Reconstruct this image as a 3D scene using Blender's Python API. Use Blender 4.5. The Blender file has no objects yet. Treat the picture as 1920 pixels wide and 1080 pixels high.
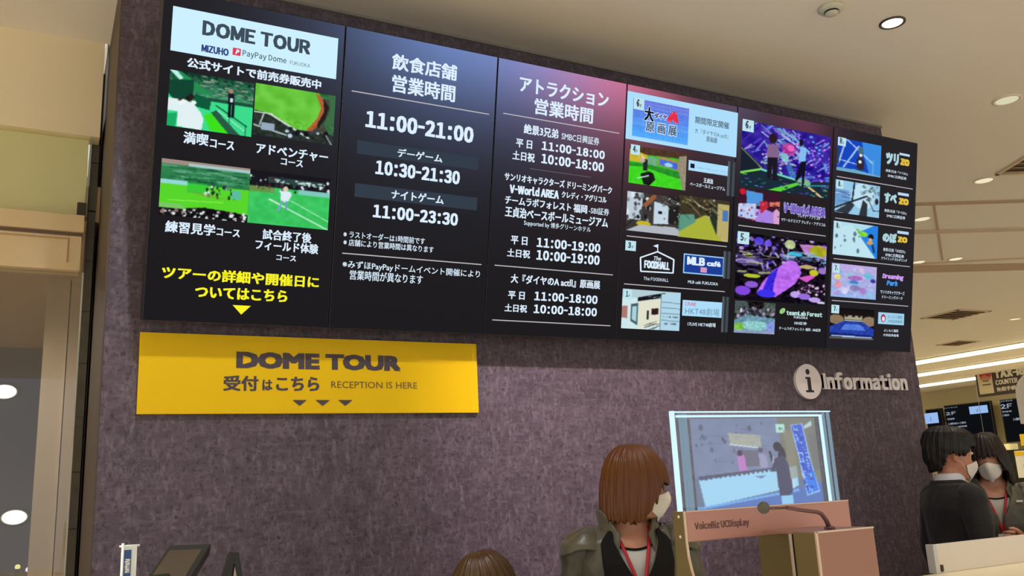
import bpy, bmesh, math, random
import numpy as np
from mathutils import Vector, Matrix

# ------------------------------------------------------------------ camera
F_PX = 1650.46
YAW, PITCH, ROLL = 0.49582, 0.22247, -0.04892
cy_, sy_ = math.cos(YAW), math.sin(YAW); cp_, sp_ = math.cos(PITCH), math.sin(PITCH)
cr_, sr_ = math.cos(ROLL), math.sin(ROLL)
FW = Vector((sy_*cp_, cy_*cp_, sp_)); RT0 = Vector((cy_, -sy_, 0)); UP0 = RT0.cross(FW)
RT = RT0*cr_ + UP0*sr_; UPV = -RT0*sr_ + UP0*cr_
CAM = Vector((0, 0, 1.5))
scene = bpy.context.scene
COL = scene.collection
cd = bpy.data.cameras.new('camera'); cd.sensor_width = 36; cd.lens = F_PX/1920*36; cd.clip_start = 0.05; cd.clip_end = 100
co = bpy.data.objects.new('camera', cd); COL.objects.link(co)
mw = Matrix((RT, UPV, -FW)).transposed().to_4x4(); mw.translation = CAM; co.matrix_world = mw
scene.camera = co

# ------------------------------------------------------------------ world, exposure, lights
scene.view_settings.view_transform = 'Standard'; scene.view_settings.look = 'None'
scene.view_settings.exposure = 0.0; scene.view_settings.gamma = 1.0
scene.view_settings.use_curve_mapping = False
wd = bpy.data.worlds.new('world'); scene.world = wd; wd.use_nodes = True
bgn = wd.node_tree.nodes['Background']
bgn.inputs[0].default_value = (0.97, 0.97, 1.0, 1); bgn.inputs[1].default_value = 0.92

def spot(name, loc, power, color, size=1.9, blend=0.8, radius=0.06, target=None):
    l = bpy.data.lights.new(name, 'SPOT'); l.energy = power; l.color = color; l.spot_size = size; l.spot_blend = blend
    l.shadow_soft_size = radius
    o = bpy.data.objects.new(name, l); COL.objects.link(o); o.location = loc
    if target is not None:
        o.rotation_euler = (Vector(target)-Vector(loc)).to_track_quat('-Z', 'Y').to_euler()
    return o
WARM = (1.0, 0.92, 0.82)

# ------------------------------------------------------------------ helpers
def lin(c):
    r = []
    for v in c[:3]:
        v = v/255.0
        r.append(v/12.92 if v <= 0.04045 else ((v+0.055)/1.055)**2.4)
    return (r[0], r[1], r[2], 1.0)
MATS = {}
def mat(name, rgb, rough=0.6, metal=0.0, spec=0.5, bump=None, emit=None, estr=1.0, sheen=0, coat=0, vary=None):
    if name in MATS: return MATS[name]
    m = bpy.data.materials.new(name); m.use_nodes = True; nt = m.node_tree; N = nt.nodes; L = nt.links
    p = N['Principled BSDF']; p.inputs['Base Color'].default_value = lin(rgb)
    p.inputs['Roughness'].default_value = rough; p.inputs['Metallic'].default_value = metal
    p.inputs['Specular IOR Level'].default_value = spec; p.inputs['Coat Weight'].default_value = coat
    p.inputs['Sheen Weight'].default_value = sheen
    if emit: p.inputs['Emission Color'].default_value = lin(emit); p.inputs['Emission Strength'].default_value = estr
    if vary or bump:
        tc = N.new('ShaderNodeTexCoord')
    if vary:   # (other colour, scale)
        nz = N.new('ShaderNodeTexNoise'); nz.inputs['Scale'].default_value = vary[1]; nz.inputs['Detail'].default_value = 6
        L.new(tc.outputs['Object'], nz.inputs['Vector'])
        mx = N.new('ShaderNodeMix'); mx.data_type = 'RGBA'; mx.inputs[6].default_value = lin(rgb); mx.inputs[7].default_value = lin(vary[0])
        rp = N.new('ShaderNodeMapRange'); rp.inputs[1].default_value = .38; rp.inputs[2].default_value = .62
        L.new(nz.outputs['Fac'], rp.inputs[0]); L.new(rp.outputs[0], mx.inputs[0]); L.new(mx.outputs[2], p.inputs['Base Color'])
    if bump:   # (scale, strength, stretch vector)
        mp = N.new('ShaderNodeMapping'); mp.inputs['Scale'].default_value = bump[2] if len(bump) > 2 else (1, 1, 1)
        nb = N.new('ShaderNodeTexNoise'); nb.inputs['Scale'].default_value = bump[0]; nb.inputs['Detail'].default_value = 4
        bp = N.new('ShaderNodeBump'); bp.inputs['Strength'].default_value = bump[1]; bp.inputs['Distance'].default_value = 0.01
        L.new(tc.outputs['Object'], mp.inputs[0]); L.new(mp.outputs[0], nb.inputs['Vector'])
        L.new(nb.outputs['Fac'], bp.inputs['Height']); L.new(bp.outputs[0], p.inputs['Normal'])
    MATS[name] = m; return m
def emat(name, rgb, s=1.0):
    if name in MATS: return MATS[name]
    m = bpy.data.materials.new(name); m.use_nodes = True; nt = m.node_tree; nt.nodes.clear()
    e = nt.nodes.new('ShaderNodeEmission'); e.inputs[0].default_value = lin(rgb); e.inputs[1].default_value = s
    o = nt.nodes.new('ShaderNodeOutputMaterial'); nt.links.new(e.outputs[0], o.inputs[0]); MATS[name] = m; return m
def attr_mat(name, s=1.0, alpha=None):
    if name in MATS: return MATS[name]
    m = bpy.data.materials.new(name); m.use_nodes = True; nt = m.node_tree; nt.nodes.clear()
    a = nt.nodes.new('ShaderNodeAttribute'); a.attribute_name = 'Col'
    e = nt.nodes.new('ShaderNodeEmission'); e.inputs[1].default_value = s; nt.links.new(a.outputs['Color'], e.inputs[0])
    o = nt.nodes.new('ShaderNodeOutputMaterial')
    if alpha is None: nt.links.new(e.outputs[0], o.inputs[0])
    else:
        t = nt.nodes.new('ShaderNodeBsdfTransparent'); x = nt.nodes.new('ShaderNodeMixShader'); x.inputs[0].default_value = alpha
        nt.links.new(t.outputs[0], x.inputs[1]); nt.links.new(e.outputs[0], x.inputs[2]); nt.links.new(x.outputs[0], o.inputs[0])
    MATS[name] = m; return m
def glass(name, tint, gl=0.08, rough=0.02):
    if name in MATS: return MATS[name]
    m = bpy.data.materials.new(name); m.use_nodes = True; nt = m.node_tree; nt.nodes.clear()
    t = nt.nodes.new('ShaderNodeBsdfTransparent'); t.inputs[0].default_value = lin(tint)
    g = nt.nodes.new('ShaderNodeBsdfGlossy'); g.inputs['Roughness'].default_value = rough
    x = nt.nodes.new('ShaderNodeMixShader'); x.inputs[0].default_value = gl
    o = nt.nodes.new('ShaderNodeOutputMaterial')
    nt.links.new(t.outputs[0], x.inputs[1]); nt.links.new(g.outputs[0], x.inputs[2]); nt.links.new(x.outputs[0], o.inputs[0])
    MATS[name] = m; return m

def ray(px, py): return FW + RT*((px-960)/F_PX) - UPV*((py-540)/F_PX)
def at_y(px, py, Y): d = ray(px, py); return CAM + d*(Y/d.y)
def at_x(px, py, X): d = ray(px, py); return CAM + d*(X/d.x)
def at_z(px, py, Z): d = ray(px, py); return CAM + d*((Z-CAM.z)/d.z)

class MB:
    def __init__(s): s.v = []; s.f = []
    def add(s, vs, fs):
        b = len(s.v); s.v += [tuple(v) for v in vs]; s.f += [tuple(i+b for i in f) for f in fs]; return s
    def box(s, lo, hi, M=None):
        x0, y0, z0 = lo; x1, y1, z1 = hi
        vs = [Vector(p) for p in ((x0,y0,z0),(x1,y0,z0),(x1,y1,z0),(x0,y1,z0),(x0,y0,z1),(x1,y0,z1),(x1,y1,z1),(x0,y1,z1))]
        if M: vs = [M @ v for v in vs]
        return s.add(vs, [(0,3,2,1),(4,5,6,7),(0,1,5,4),(1,2,6,5),(2,3,7,6),(3,0,4,7)])
    def prism(s, pts, z0, z1, M=None):
        n = len(pts); vs = [Vector((p[0], p[1], z0)) for p in pts]+[Vector((p[0], p[1], z1)) for p in pts]
        if M: vs = [M @ v for v in vs]
        return s.add(vs, [tuple(range(n))[::-1], tuple(range(n, 2*n))]+[(i, (i+1) % n, n+(i+1) % n, n+i) for i in range(n)])
    def tube(s, pts, rad, seg=10, flat=None, cap=True):
        pts = [Vector(p) for p in pts]; n = len(pts)
        if not hasattr(rad, '__len__'): rad = [rad]*n
        vs = []; prev = None
        for i, p in enumerate(pts):
            d = (pts[min(i+1, n-1)]-pts[max(i-1, 0)]).normalized()
            if prev is None:
                a = Vector((0, 0, 1)) if abs(d.z) < .9 else Vector((0, 1, 0)); u = (a - d*a.dot(d)).normalized()
            else: u = (prev - d*prev.dot(d)).normalized()
            prev = u; w = d.cross(u); r = rad[i]
            ru, rw = (r if hasattr(r, '__len__') else (r, r))
            for k in range(seg):
                t = 2*math.pi*k/seg; vs.append(p + u*(ru*math.cos(t)) + w*(rw*math.sin(t)))
        fs = []
        for i in range(n-1):
            for k in range(seg):
                a = i*seg+k; b = i*seg+(k+1) % seg; fs.append((a, b, b+seg, a+seg))
        if cap: fs += [tuple(range(seg))[::-1], tuple(range((n-1)*seg, n*seg))]
        return s.add(vs, fs)
    def loft(s, rings, seg=24, ex=2.0, cap=True):
        """rings: (z, cx, cy, rx, ry)"""
        vs = []; n = len(rings)
        for (z, cx, cy, rx, ry) in rings:
            for k in range(seg):
                t = 2*math.pi*k/seg; c, q = math.cos(t), math.sin(t)
                vs.append((cx+rx*math.copysign(abs(c)**(2/ex), c), cy+ry*math.copysign(abs(q)**(2/ex), q), z))
        fs = []
        for i in range(n-1):
            for k in range(seg):
                a = i*seg+k; b = i*seg+(k+1) % seg; fs.append((a, b, b+seg, a+seg))
        if cap: fs += [tuple(range(seg))[::-1], tuple(range((n-1)*seg, n*seg))]
        return s.add(vs, fs)
    def ell(s, c, r, M=None, nu=16, nv=10):
        vs = []; c = Vector(c)
        for j in range(1, nv):
            ph = math.pi*j/nv
            for i in range(nu):
                t = 2*math.pi*i/nu; v = Vector((r[0]*math.sin(ph)*math.cos(t), r[1]*math.sin(ph)*math.sin(t), r[2]*math.cos(ph)))
                vs.append(c + (M @ v if M else v))
        t0 = Vector((0, 0, r[2])); vs += [c+(M @ t0 if M else t0), c-(M @ t0 if M else t0)]
        T, B = len(vs)-2, len(vs)-1; fs = []
        for i in range(nu):
            k = (i+1) % nu; fs.append((T, i, k)); fs.append((B, (nv-2)*nu+k, (nv-2)*nu+i))
            for j in range(nv-2): fs.append((j*nu+i, (j+1)*nu+i, (j+1)*nu+k, j*nu+k))
        return s.add(vs, fs)
    def mesh(s, name='mesh', smooth=False, bevel=0):
        m = bpy.data.meshes.new(name); m.from_pydata([tuple(v) for v in s.v], [], s.f); m.validate()
        bm = bmesh.new(); bm.from_mesh(m)
        if bevel:
            bmesh.ops.bevel(bm, geom=[e for e in bm.edges if len(e.link_faces) == 2 and e.calc_face_angle(0) > .6], offset=bevel, segments=2, affect='EDGES', profile=.7)
        bmesh.ops.recalc_face_normals(bm, faces=bm.faces); bm.to_mesh(m); bm.free()
        if smooth:
            for p in m.polygons: p.use_smooth = True
        return m
    def obj(s, name, m, parent=None, smooth=False, bevel=0, **props):
        me = s.mesh(name, smooth, bevel); me.materials.append(m); return link(name, me, parent, **props)
def link(name, me, parent=None, **props):
    o = bpy.data.objects.new(name, me); COL.objects.link(o)
    if parent: o.parent = parent
    for k, v in props.items(): o[k] = v
    return o
def thing(name, label, cat, M=None, group=None):
    o = bpy.data.objects.new(name, None); COL.objects.link(o); o.empty_display_size = .05
    if M is not None: o.matrix_world = M if isinstance(M, Matrix) else Matrix.Translation(M)
    o['label'] = label; o['category'] = cat
    if group: o['group'] = group
    return o
def apply_mods(o, mods):
    for t, kw in mods:
        md = o.modifiers.new(t, t)
        for k, v in kw.items(): setattr(md, k, v)
    dg = bpy.context.evaluated_depsgraph_get(); dg.update()
    me = bpy.data.meshes.new_from_object(o.evaluated_get(dg)); o.modifiers.clear(); old = o.data; o.data = me
    me.name = o.name
    for p in me.polygons: p.use_smooth = True
    return o

# -------- text: fitted into a rectangle of a plane, rect (u0, v0, u1, v1)
TC = {}
def glyphs(s, off, res):
    k = (s, off, res)
    if k in TC: return TC[k]
    c = bpy.data.curves.new('t', 'FONT'); c.body = s; c.resolution_u = res; c.offset = off
    o = bpy.data.objects.new('t', c); COL.objects.link(o)
    m = bpy.data.meshes.new_from_object(o)
    v = np.zeros(len(m.vertices)*3); m.vertices.foreach_get('co', v); v = v.reshape(-1, 3)[:, :2]
    f = [tuple(p.vertices) for p in m.polygons]
    bpy.data.objects.remove(o); bpy.data.curves.remove(c); bpy.data.meshes.remove(m)
    TC[k] = (v, f); return TC[k]
def noto(s, res):
    """latin words set in the wide-coverage sans face, letter by letter, so that figures match the signs"""
    k = ('noto', s, res)
    if k in TC: return TC[k]
    V = []; Fc = []; x = 0.0; n = 0
    for ch in s:
        if ch == ' ': x += .26; continue
        if ch == 'I': v, f = np.array([(0, 0), (.092, 0), (.092, .733), (0, .733)]), [(0, 1, 2, 3)]
        elif 0x21 <= ord(ch) <= 0x7e: v, f = glyphs(chr(ord(ch)+0xFEE0), 0.0, res)
        else: v, f = glyphs(ch, 0.0, res)
        x0, x1 = v[:, 0].min(), v[:, 0].max(); sb = .075 if ch not in ':.-,' else .10
        if ch in ':.': sb = .12
        if ch == '1': sb = .10
        if ch == ':': sb = .17
        if ch == '-': v = v*np.array([.42, 1.15])+np.array([0, -.05]); x0, x1 = v[:, 0].min(), v[:, 0].max(); sb = .09
        V.append(v+np.array([x+sb-x0, 0])); Fc += [tuple(i+n for i in q) for q in f]; n += len(v); x += (x1-x0)+2*sb
    TC[k] = (np.concatenate(V), Fc); return TC[k]
def cjk(s): return any(ord(ch) > 0x2000 for ch in s)
def text(name, s, rect, m, parent, z=0.0, bold=0.02, depth=0.0, res=2, slant=0.0, outline=None, label=None, face='noto'):
    """bold: stroke growth in em"""
    iscjk = cjk(s)
    v, f = noto(s, res) if (face == 'noto' and not iscjk and all(ord(c) < 0x7f for c in s)) else glyphs(s, 0.0, res)
    lo, hi = v.min(0), v.max(0); u0, v0, u1, v1 = rect
    S = np.array([(u1-u0)/(hi[0]-lo[0]), (v1-v0)/(hi[1]-lo[1])])
    P = (v-lo)*S
    P[:, 0] += slant*P[:, 1]
    bold = bold*(1.3 if bold > .016 else .8); e = bold*abs(S[1])*(1 if iscjk else 1.15)*(.6 if depth else 1)
    P = P*(1-2*np.array([e, e*.6])/np.array([u1-u0, v1-v0]))+np.array([e, e*.6])
    def build(offs, zz, mm, nm, par):
        mb = MB()
        for ci, (dx, dy) in enumerate(offs):
            Q = P+np.array([dx, dy])
            vs = [(u0+a, v0+b, zz+depth+ci*6e-5) for a, b in Q]
            mb.add(vs, f)
            if depth:
                mb.add([(u0+a, v0+b, zz) for a, b in Q], f)
                from collections import Counter
                cnt = Counter()
                for t in f:
                    for i in range(len(t)): cnt[(t[i], t[(i+1) % len(t)])] += 1
                n = len(Q); base = len(mb.v)-2*n
                for (a, b) in list(cnt):
                    if (b, a) not in cnt: mb.f.append((base+a, base+b, base+n+b, base+n+a))
        me = bpy.data.meshes.new(nm); me.from_pydata(mb.v, [], mb.f); me.materials.append(mm)
        return link(nm, me, par)
    offs = [(0, 0)] if bold <= 0 else [(e, e*.6), (-e, e*.6), (e, -e*.6), (-e, -e*.6)]+([(0, e*.6), (0, -e*.6), (0, 0)] if bold > .03 else [])
    o = build(offs, z, m, name, parent)
    if outline:
        w, om = outline
        build([(w*math.cos(t)*1.0, w*math.sin(t)) for t in np.arange(0, 6.2, .785)], z-0.0006, om, 'outline', o)
    if label: o['label'] = label
    return o

# -------- planes that carry flat content
class Plane:
    def __init__(s, o, ux, uv):
        s.o = Vector(o); s.ux = Vector(ux).normalized(); s.uv = Vector(uv).normalized(); s.n = s.ux.cross(s.uv)
    def uvp(s, px, py):
        d = ray(px, py); t = (s.o-CAM).dot(s.n)/d.dot(s.n); p = CAM+d*t-s.o
        return p.dot(s.ux), p.dot(s.uv)
    def rect(s, lb, rt):     # left-bottom and right-top pixels of the photograph, measured onto the plane
        a = s.uvp(*lb); b = s.uvp(*rt); return (a[0], a[1], b[0], b[1])
    def mat(s, u=0, v=0):
        M = Matrix((s.ux, s.uv, s.n)).transposed().to_4x4(); M.translation = s.o+s.ux*u+s.uv*v; return M
def quad(name, rect, z, m, parent, thick=0.0, **kw):
    u0, v0, u1, v1 = rect
    mb = MB()
    if thick: mb.box((u0, v0, z), (u1, v1, z+thick))
    else: mb.add([(u0, v0, z), (u1, v0, z), (u1, v1, z), (u0, v1, z)], [(0, 1, 2, 3)])
    return mb.obj(name, m, parent, **kw)

# -------- painted canvases for pictures shown on screens (vertex colours of a fine flat grid)
class Cv:
    def __init__(s, w, h, c):
        s.w, s.h = w, h; s.a = np.zeros((h, w, 3)); s.a[:] = c
        s.X, s.Y = np.meshgrid((np.arange(w)+.5)/w, (np.arange(h)+.5)/h)
    def grad(s, c0, c1, y0=0, y1=1, x0=0, x1=1):
        t = np.clip((s.Y-y0)/(y1-y0), 0, 1)[..., None]; m = (s.Y >= y0) & (s.Y <= y1) & (s.X >= x0) & (s.X <= x1)
        s.a[m] = (np.array(c0)*(1-t)+np.array(c1)*t)[m]; return s
    def poly(s, pts, c, al=1.0):
        m = np.zeros((s.h, s.w), bool); n = len(pts)
        for i in range(n):
            x0, y0 = pts[i]; x1, y1 = pts[(i+1) % n]
            if y0 == y1: continue
            cond = ((s.Y >= min(y0, y1)) & (s.Y < max(y0, y1)))
            xi = x0+(s.Y-y0)*(x1-x0)/(y1-y0); m ^= cond & (s.X < xi)
        s.a[m] = s.a[m]*(1-al)+np.array(c)*al; return s
    def rect(s, x0, y0, x1, y1, c, al=1.0): return s.poly([(x0, y0), (x1, y0), (x1, y1), (x0, y1)], c, al)
    def ell(s, cx, cy, rx, ry, c, al=1.0):
        m = ((s.X-cx)/rx)**2+((s.Y-cy)/ry)**2 < 1; s.a[m] = s.a[m]*(1-al)+np.array(c)*al; return s
    def line(s, p, q, w, c, al=1.0):
        ar = s.w/s.h; dx, dy = (q[0]-p[0])*ar, q[1]-p[1]; L = math.hypot(dx, dy)+1e-9
        X = (s.X-p[0])*ar; Y = s.Y-p[1]; t = np.clip((X*dx+Y*dy)/L**2, 0, 1)
        d = np.hypot(X-t*dx, Y-t*dy); m = d < w/2; s.a[m] = s.a[m]*(1-al)+np.array(c)*al; return s
    def noise(s, seed, k, amp, x0=0, y0=0, x1=1, y1=1):
        r = np.random.RandomState(seed); g = r.rand(max(2, int(s.h/k))+2, max(2, int(s.w/k))+2)
        yy = s.Y*(g.shape[0]-1.01); xx = s.X*(g.shape[1]-1.01); i = yy.astype(int); j = xx.astype(int); fy = yy-i; fx = xx-j
        n = g[i, j]*(1-fy)*(1-fx)+g[i+1, j]*fy*(1-fx)+g[i, j+1]*(1-fy)*fx+g[i+1, j+1]*fy*fx
        m = (s.X >= x0) & (s.X <= x1) & (s.Y >= y0) & (s.Y <= y1)
        s.a[m] += ((n-.5)*2*amp)[m][:, None]; return s
    def dots(s, seed, n, x0, y0, x1, y1, rx, ry, cols, al=1.0):
        r = random.Random(seed)
        for _ in range(n):
            k = r.uniform(.5, 1.4); s.ell(r.uniform(x0, x1), r.uniform(y0, y1), rx*k, ry*k, r.choice(cols), al)
        return s
    def strokes(s, seed, n, x0, y0, x1, y1, ln, ang, w, cols, al=.8):
        r = random.Random(seed)
        for _ in range(n):
            x, y = r.uniform(x0, x1), r.uniform(y0, y1); a = r.uniform(*ang); l = ln*r.uniform(.5, 1.5)
            s.line((x, y), (x+l*math.cos(a), y+l*math.sin(a)), w*r.uniform(.5, 1.5), r.choice(cols), al)
        return s
    def blur(s, n=1):
        for _ in range(n):
            p = np.pad(s.a, ((1, 1), (1, 1), (0, 0)), 'edge')
            s.a = (p[:-2, 1:-1]+p[2:, 1:-1]+p[1:-1, :-2]+p[1:-1, 2:]+2*s.a)/6
        return s
    def obj(s, name, rect, z, parent, m=None, label=None):
        u0, v0, u1, v1 = rect; w, h = s.w, s.h
        U, V = np.meshgrid(np.linspace(u0, u1, w), np.linspace(v1, v0, h))
        co = np.stack([U, V, np.full_like(U, z)], -1).reshape(-1, 3)
        idx = np.arange(w*h).reshape(h, w)
        f = np.stack([idx[1:, :-1], idx[1:, 1:], idx[:-1, 1:], idx[:-1, :-1]], -1).reshape(-1, 4)
        me = bpy.data.meshes.new(name)
        me.vertices.add(len(co)); me.vertices.foreach_set('co', co.ravel())
        me.loops.add(f.size); me.loops.foreach_set('vertex_index', f.ravel().astype(np.int32))
        me.polygons.add(len(f)); me.polygons.foreach_set('loop_start', np.arange(0, f.size, 4, dtype=np.int32))
        me.update(calc_edges=True)
        c = np.clip(s.a, 0, 255)/255.0; c = np.where(c <= .04045, c/12.92, ((c+.055)/1.055)**2.4).reshape(-1, 3)
        at = me.color_attributes.new('Col', 'FLOAT_COLOR', 'POINT')
        at.data.foreach_set('color', np.concatenate([c, np.ones((len(c), 1))], 1).ravel().astype(np.float32))
        me.materials.append(m or attr_mat('screen_image')); o = link(name, me, parent)
        if label: o['label'] = label
        return o

# ------------------------------------------------------------------ materials of the setting
def wallpaper():
    m = bpy.data.materials.new('purple_grey_wallpaper'); m.use_nodes = True; nt = m.node_tree; N = nt.nodes; L = nt.links
    p = N['Principled BSDF']; p.inputs['Roughness'].default_value = .62; p.inputs['Specular IOR Level'].default_value = .35
    tc = N.new('ShaderNodeTexCoord')
    def nz(scale, st, det=5, rough=.6, dist=0.0):
        mp = N.new('ShaderNodeMapping'); mp.inputs['Scale'].default_value = st; L.new(tc.outputs['Object'], mp.inputs[0])
        n = N.new('ShaderNodeTexNoise'); n.inputs['Scale'].default_value = scale; n.inputs['Detail'].default_value = det
        n.inputs['Roughness'].default_value = rough; n.inputs['Distortion'].default_value = dist
        L.new(mp.outputs[0], n.inputs['Vector']); return n.outputs['Fac']
    def rng(s, a, b):
        r = N.new('ShaderNodeMapRange'); r.inputs[1].default_value = a; r.inputs[2].default_value = b; L.new(s, r.inputs[0]); return r.outputs[0]
    def mx(fac, a, b, blend='MIX'):
        x = N.new('ShaderNodeMix'); x.data_type = 'RGBA'; x.blend_type = blend
        for i, s in ((0, fac), (6, a), (7, b)):
            if isinstance(s, (tuple, float)): x.inputs[i].default_value = s
            else: L.new(s, x.inputs[i])
        return x.outputs[2]
    vert = rng(nz(24, (2.4, 1, .9)), .48, .74); horiz = rng(nz(20, (.7, 1, 2.8)), .50, .74); patch = rng(nz(7, (1, 1, 1.2), 3), .35, .65)
    dark = rng(nz(42, (1.6, 1, 1.6), 3, .5, .6), .52, .74)
    c = mx(patch, lin((80, 70, 78)), lin((92, 80, 89)))
    c = mx(vert, c, lin((122, 110, 120))); c = mx(horiz, c, lin((110, 98, 109))); c = mx(dark, c, lin((62, 52, 60)))
    L.new(c, p.inputs['Base Color'])
    bp = N.new('ShaderNodeBump'); bp.inputs['Strength'].default_value = .35; bp.inputs['Distance'].default_value = .002
    ad = N.new('ShaderNodeMath'); L.new(vert, ad.inputs[0]); L.new(horiz, ad.inputs[1]); L.new(ad.outputs[0], bp.inputs['Height'])
    L.new(bp.outputs[0], p.inputs['Normal']); return m
M_WALL = wallpaper()
M_CEIL = mat('warm_white_ceiling', (238, 230, 214), .8)
M_FLOOR = mat('pale_stone_floor', (222, 214, 200), .45, vary=((210, 202, 188), 3))
M_BEIGE = mat('beige_paint', (244, 226, 184), .6)
M_CREAM = mat('cream_metal', (226, 200, 150), .45)
M_BROWN = mat('brown_side_panel', (84, 70, 54), .6)
M_DARKTILE = mat('dark_stone', (92, 86, 72), .5, vary=((104, 98, 84), 12))
M_BLACK = mat('black_plastic', (22, 20, 22), .45)
M_BLK2 = mat('black_gap', (14, 12, 11), .8)
M_STEEL = mat('brushed_steel', (150, 150, 150), .35, 1.0)
M_GREYTRIM = mat('grey_trim', (140, 135, 125), .5)
M_WHITE = mat('white_plastic', (232, 230, 225), .4)
M_KHAKI = mat('khaki_back_wall', (206, 192, 152), .7)
W_EMIT = emat('screen_white', (222, 240, 255)); 
ZC = 3.622; YW = 3.4842; XL, XR = 0.187, 4.600

def struct(name, mb, m, parent=None, **k):
    o = mb.obj(name, m, parent, **k)
    if parent is None: o['kind'] = 'structure'
    return o
# floor and ceiling
struct('floor', MB().box((-8, -8, -.1), (26, 22, 0)), M_FLOOR)
ceil = struct('ceiling', MB().box((-8, -8, ZC), (26, 4.19, ZC+.15)).box((.175, 4.19, ZC), (26, 22, ZC+.15)), M_CEIL)
# wall block that carries the displays
wf = struct('wall_front', MB().box((XL, YW, 0), (XR, 4.62, ZC)), M_WALL)
struct('trim_1', MB().box((XL-.006, YW+.004, 0), (XL, 4.60, ZC)), M_BROWN)
struct('trim_2', MB().box((XL, YW-.012, ZC-.014), (XR, YW, ZC)), M_GREYTRIM)
# bulkhead over the entrance and the dark pilaster beside the glass
struct('wall_left', MB().box((-5, 4.19, 3.153), (.160, 4.30, ZC+.1)), M_BEIGE)
pil = struct('trim_3', MB().box((.132, 4.30, 0), (.166, 4.5, 3.30)), M_DARKTILE)
for i in range(14):
    MB().box((.134, 4.292, .01+i*.235), (.1655, 4.30, .01+i*.235+.229)).obj('tile', M_DARKTILE, pil)
struct('trim_4', MB().box((.155, 4.52, 0), (.187, 4.6, ZC)), M_BLK2)  # black filler, the darkness of the deep recess put into its colour
# glass transom with patch fitting, door header, sliding glass door
w1 = bpy.data.objects.new('window_1', None); COL.objects.link(w1); w1['kind'] = 'structure'
MB().box((-5, 4.215, 2.775), (.124, 4.227, 3.16)).obj('pane', glass('transom_glass', (251, 253, 246), .05), w1)
MB().box((.122, 4.213, 2.775), (.126, 4.229, 3.16)).obj('glass_edge', mat('green_glass_edge', (150, 165, 130), .3), w1)
MB().box((.086, 4.205, 2.765), (.122, 4.237, 2.838)).obj('patch_fitting', mat('dark_patch_fitting', (70, 64, 54), .4, .6), w1, bevel=.002)
d1 = bpy.data.objects.new('door_1', None); COL.objects.link(d1); d1['kind'] = 'structure'
MB().box((-5, 4.17, 2.69), (.118, 4.30, 2.768)).obj('header_rail', M_CREAM, d1, bevel=.003)
MB().box((-5, 4.19, 2.672), (.116, 4.29, 2.69)).obj('header_joint', mat('shadow_joint', (120, 98, 80), .6), d1)
MB().box((-5, 4.18, 2.517), (.112, 4.29, 2.672)).obj('door_rail', M_CREAM, d1, bevel=.003)
MB().box((-5, 4.174, 2.655), (.06, 4.18, 2.660)).box((.056, 4.174, 2.55), (.06, 4.18, 2.655)).obj('rail_groove', mat('groove', (190, 160, 116), .6), d1)
MB().box((-5, 4.215, 0), (.125, 4.227, 2.517)).obj('pane', glass('door_glass', (240, 238, 234), .06), d1)
MB().box((.123, 4.213, 0), (.129, 4.229, 2.517)).obj('glass_edge', mat('pale_glass_edge', (205, 205, 185), .25), d1)
# what stands behind the entrance glass
struct('wall_outside', MB().box((-6, 8.0, 0), (.6, 8.1, 4.2)), mat('grey_outer_wall', (112, 106, 106), .8))
struct('trim_5', MB().box((-.012, 5.5, 0), (.104, 5.9, 3.4)).box((.11, 5.47, 0), (.45, 5.9, 3.4)), mat('beige_pillar', (205, 188, 160), .65))
struct('trim_6', MB().box((-6, 4.3, 2.78), (.6, 8.0, 2.95)), mat('brown_soffit', (190, 160, 125), .7))
struct('wall_transom', MB().box((-6, 4.245, 2.778), (.118, 4.265, 3.152)), mat('transom_back', (238, 226, 180), .7))
for i, (px, py, r) in enumerate(((8, 735, .155), (27, 970, .155))):
    p = at_y(px, py, 7.98)  # glowing oval discs added where bright spots appear in the glass
    t = thing('oval_glow', ('upper' if i == 0 else 'lower')+' of two bright ovals on the grey wall beyond the entrance glass', 'lamp', Matrix.Translation(p) @ Matrix.Rotation(math.pi/2, 4, 'X'), 'bright ovals seen through the entrance glass')
    pts = [(r*.55*math.cos(a), r*.34*math.sin(a)) for a in np.linspace(0, 2*math.pi, 28, endpoint=False)]
    MB().prism(pts, -.005, .03).obj('diffuser', emat('oval_disc_glow', (255, 252, 232), 2.2), t)
    MB().prism([(x*1.1, y*1.1) for x, y in pts], -.015, .015).obj('bezel', mat('oval_bezel', (150, 140, 110), .4), t)
for i, (px, py, c, lab) in enumerate(((33, 1063, (235, 235, 150), 'small yellowish lamp low beyond the entrance glass, left of the white one'), (53, 1068, (235, 240, 255), 'small white lamp low beyond the entrance glass beside the beige pillar'))):
    p = at_y(px, py, 6.6); t = thing('garden_lamp', lab, 'lamp', p)
    MB().ell((0, 0, 0), (.016, .016, .016)).obj('bulb', emat('bulb%d' % i, c, 1.3), t, smooth=True)
    MB().tube([(0, 0, -.012), (0, 0, -p.z)], .012).obj('pole', mat('dark_pole', (60, 62, 40), .6), t)

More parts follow.
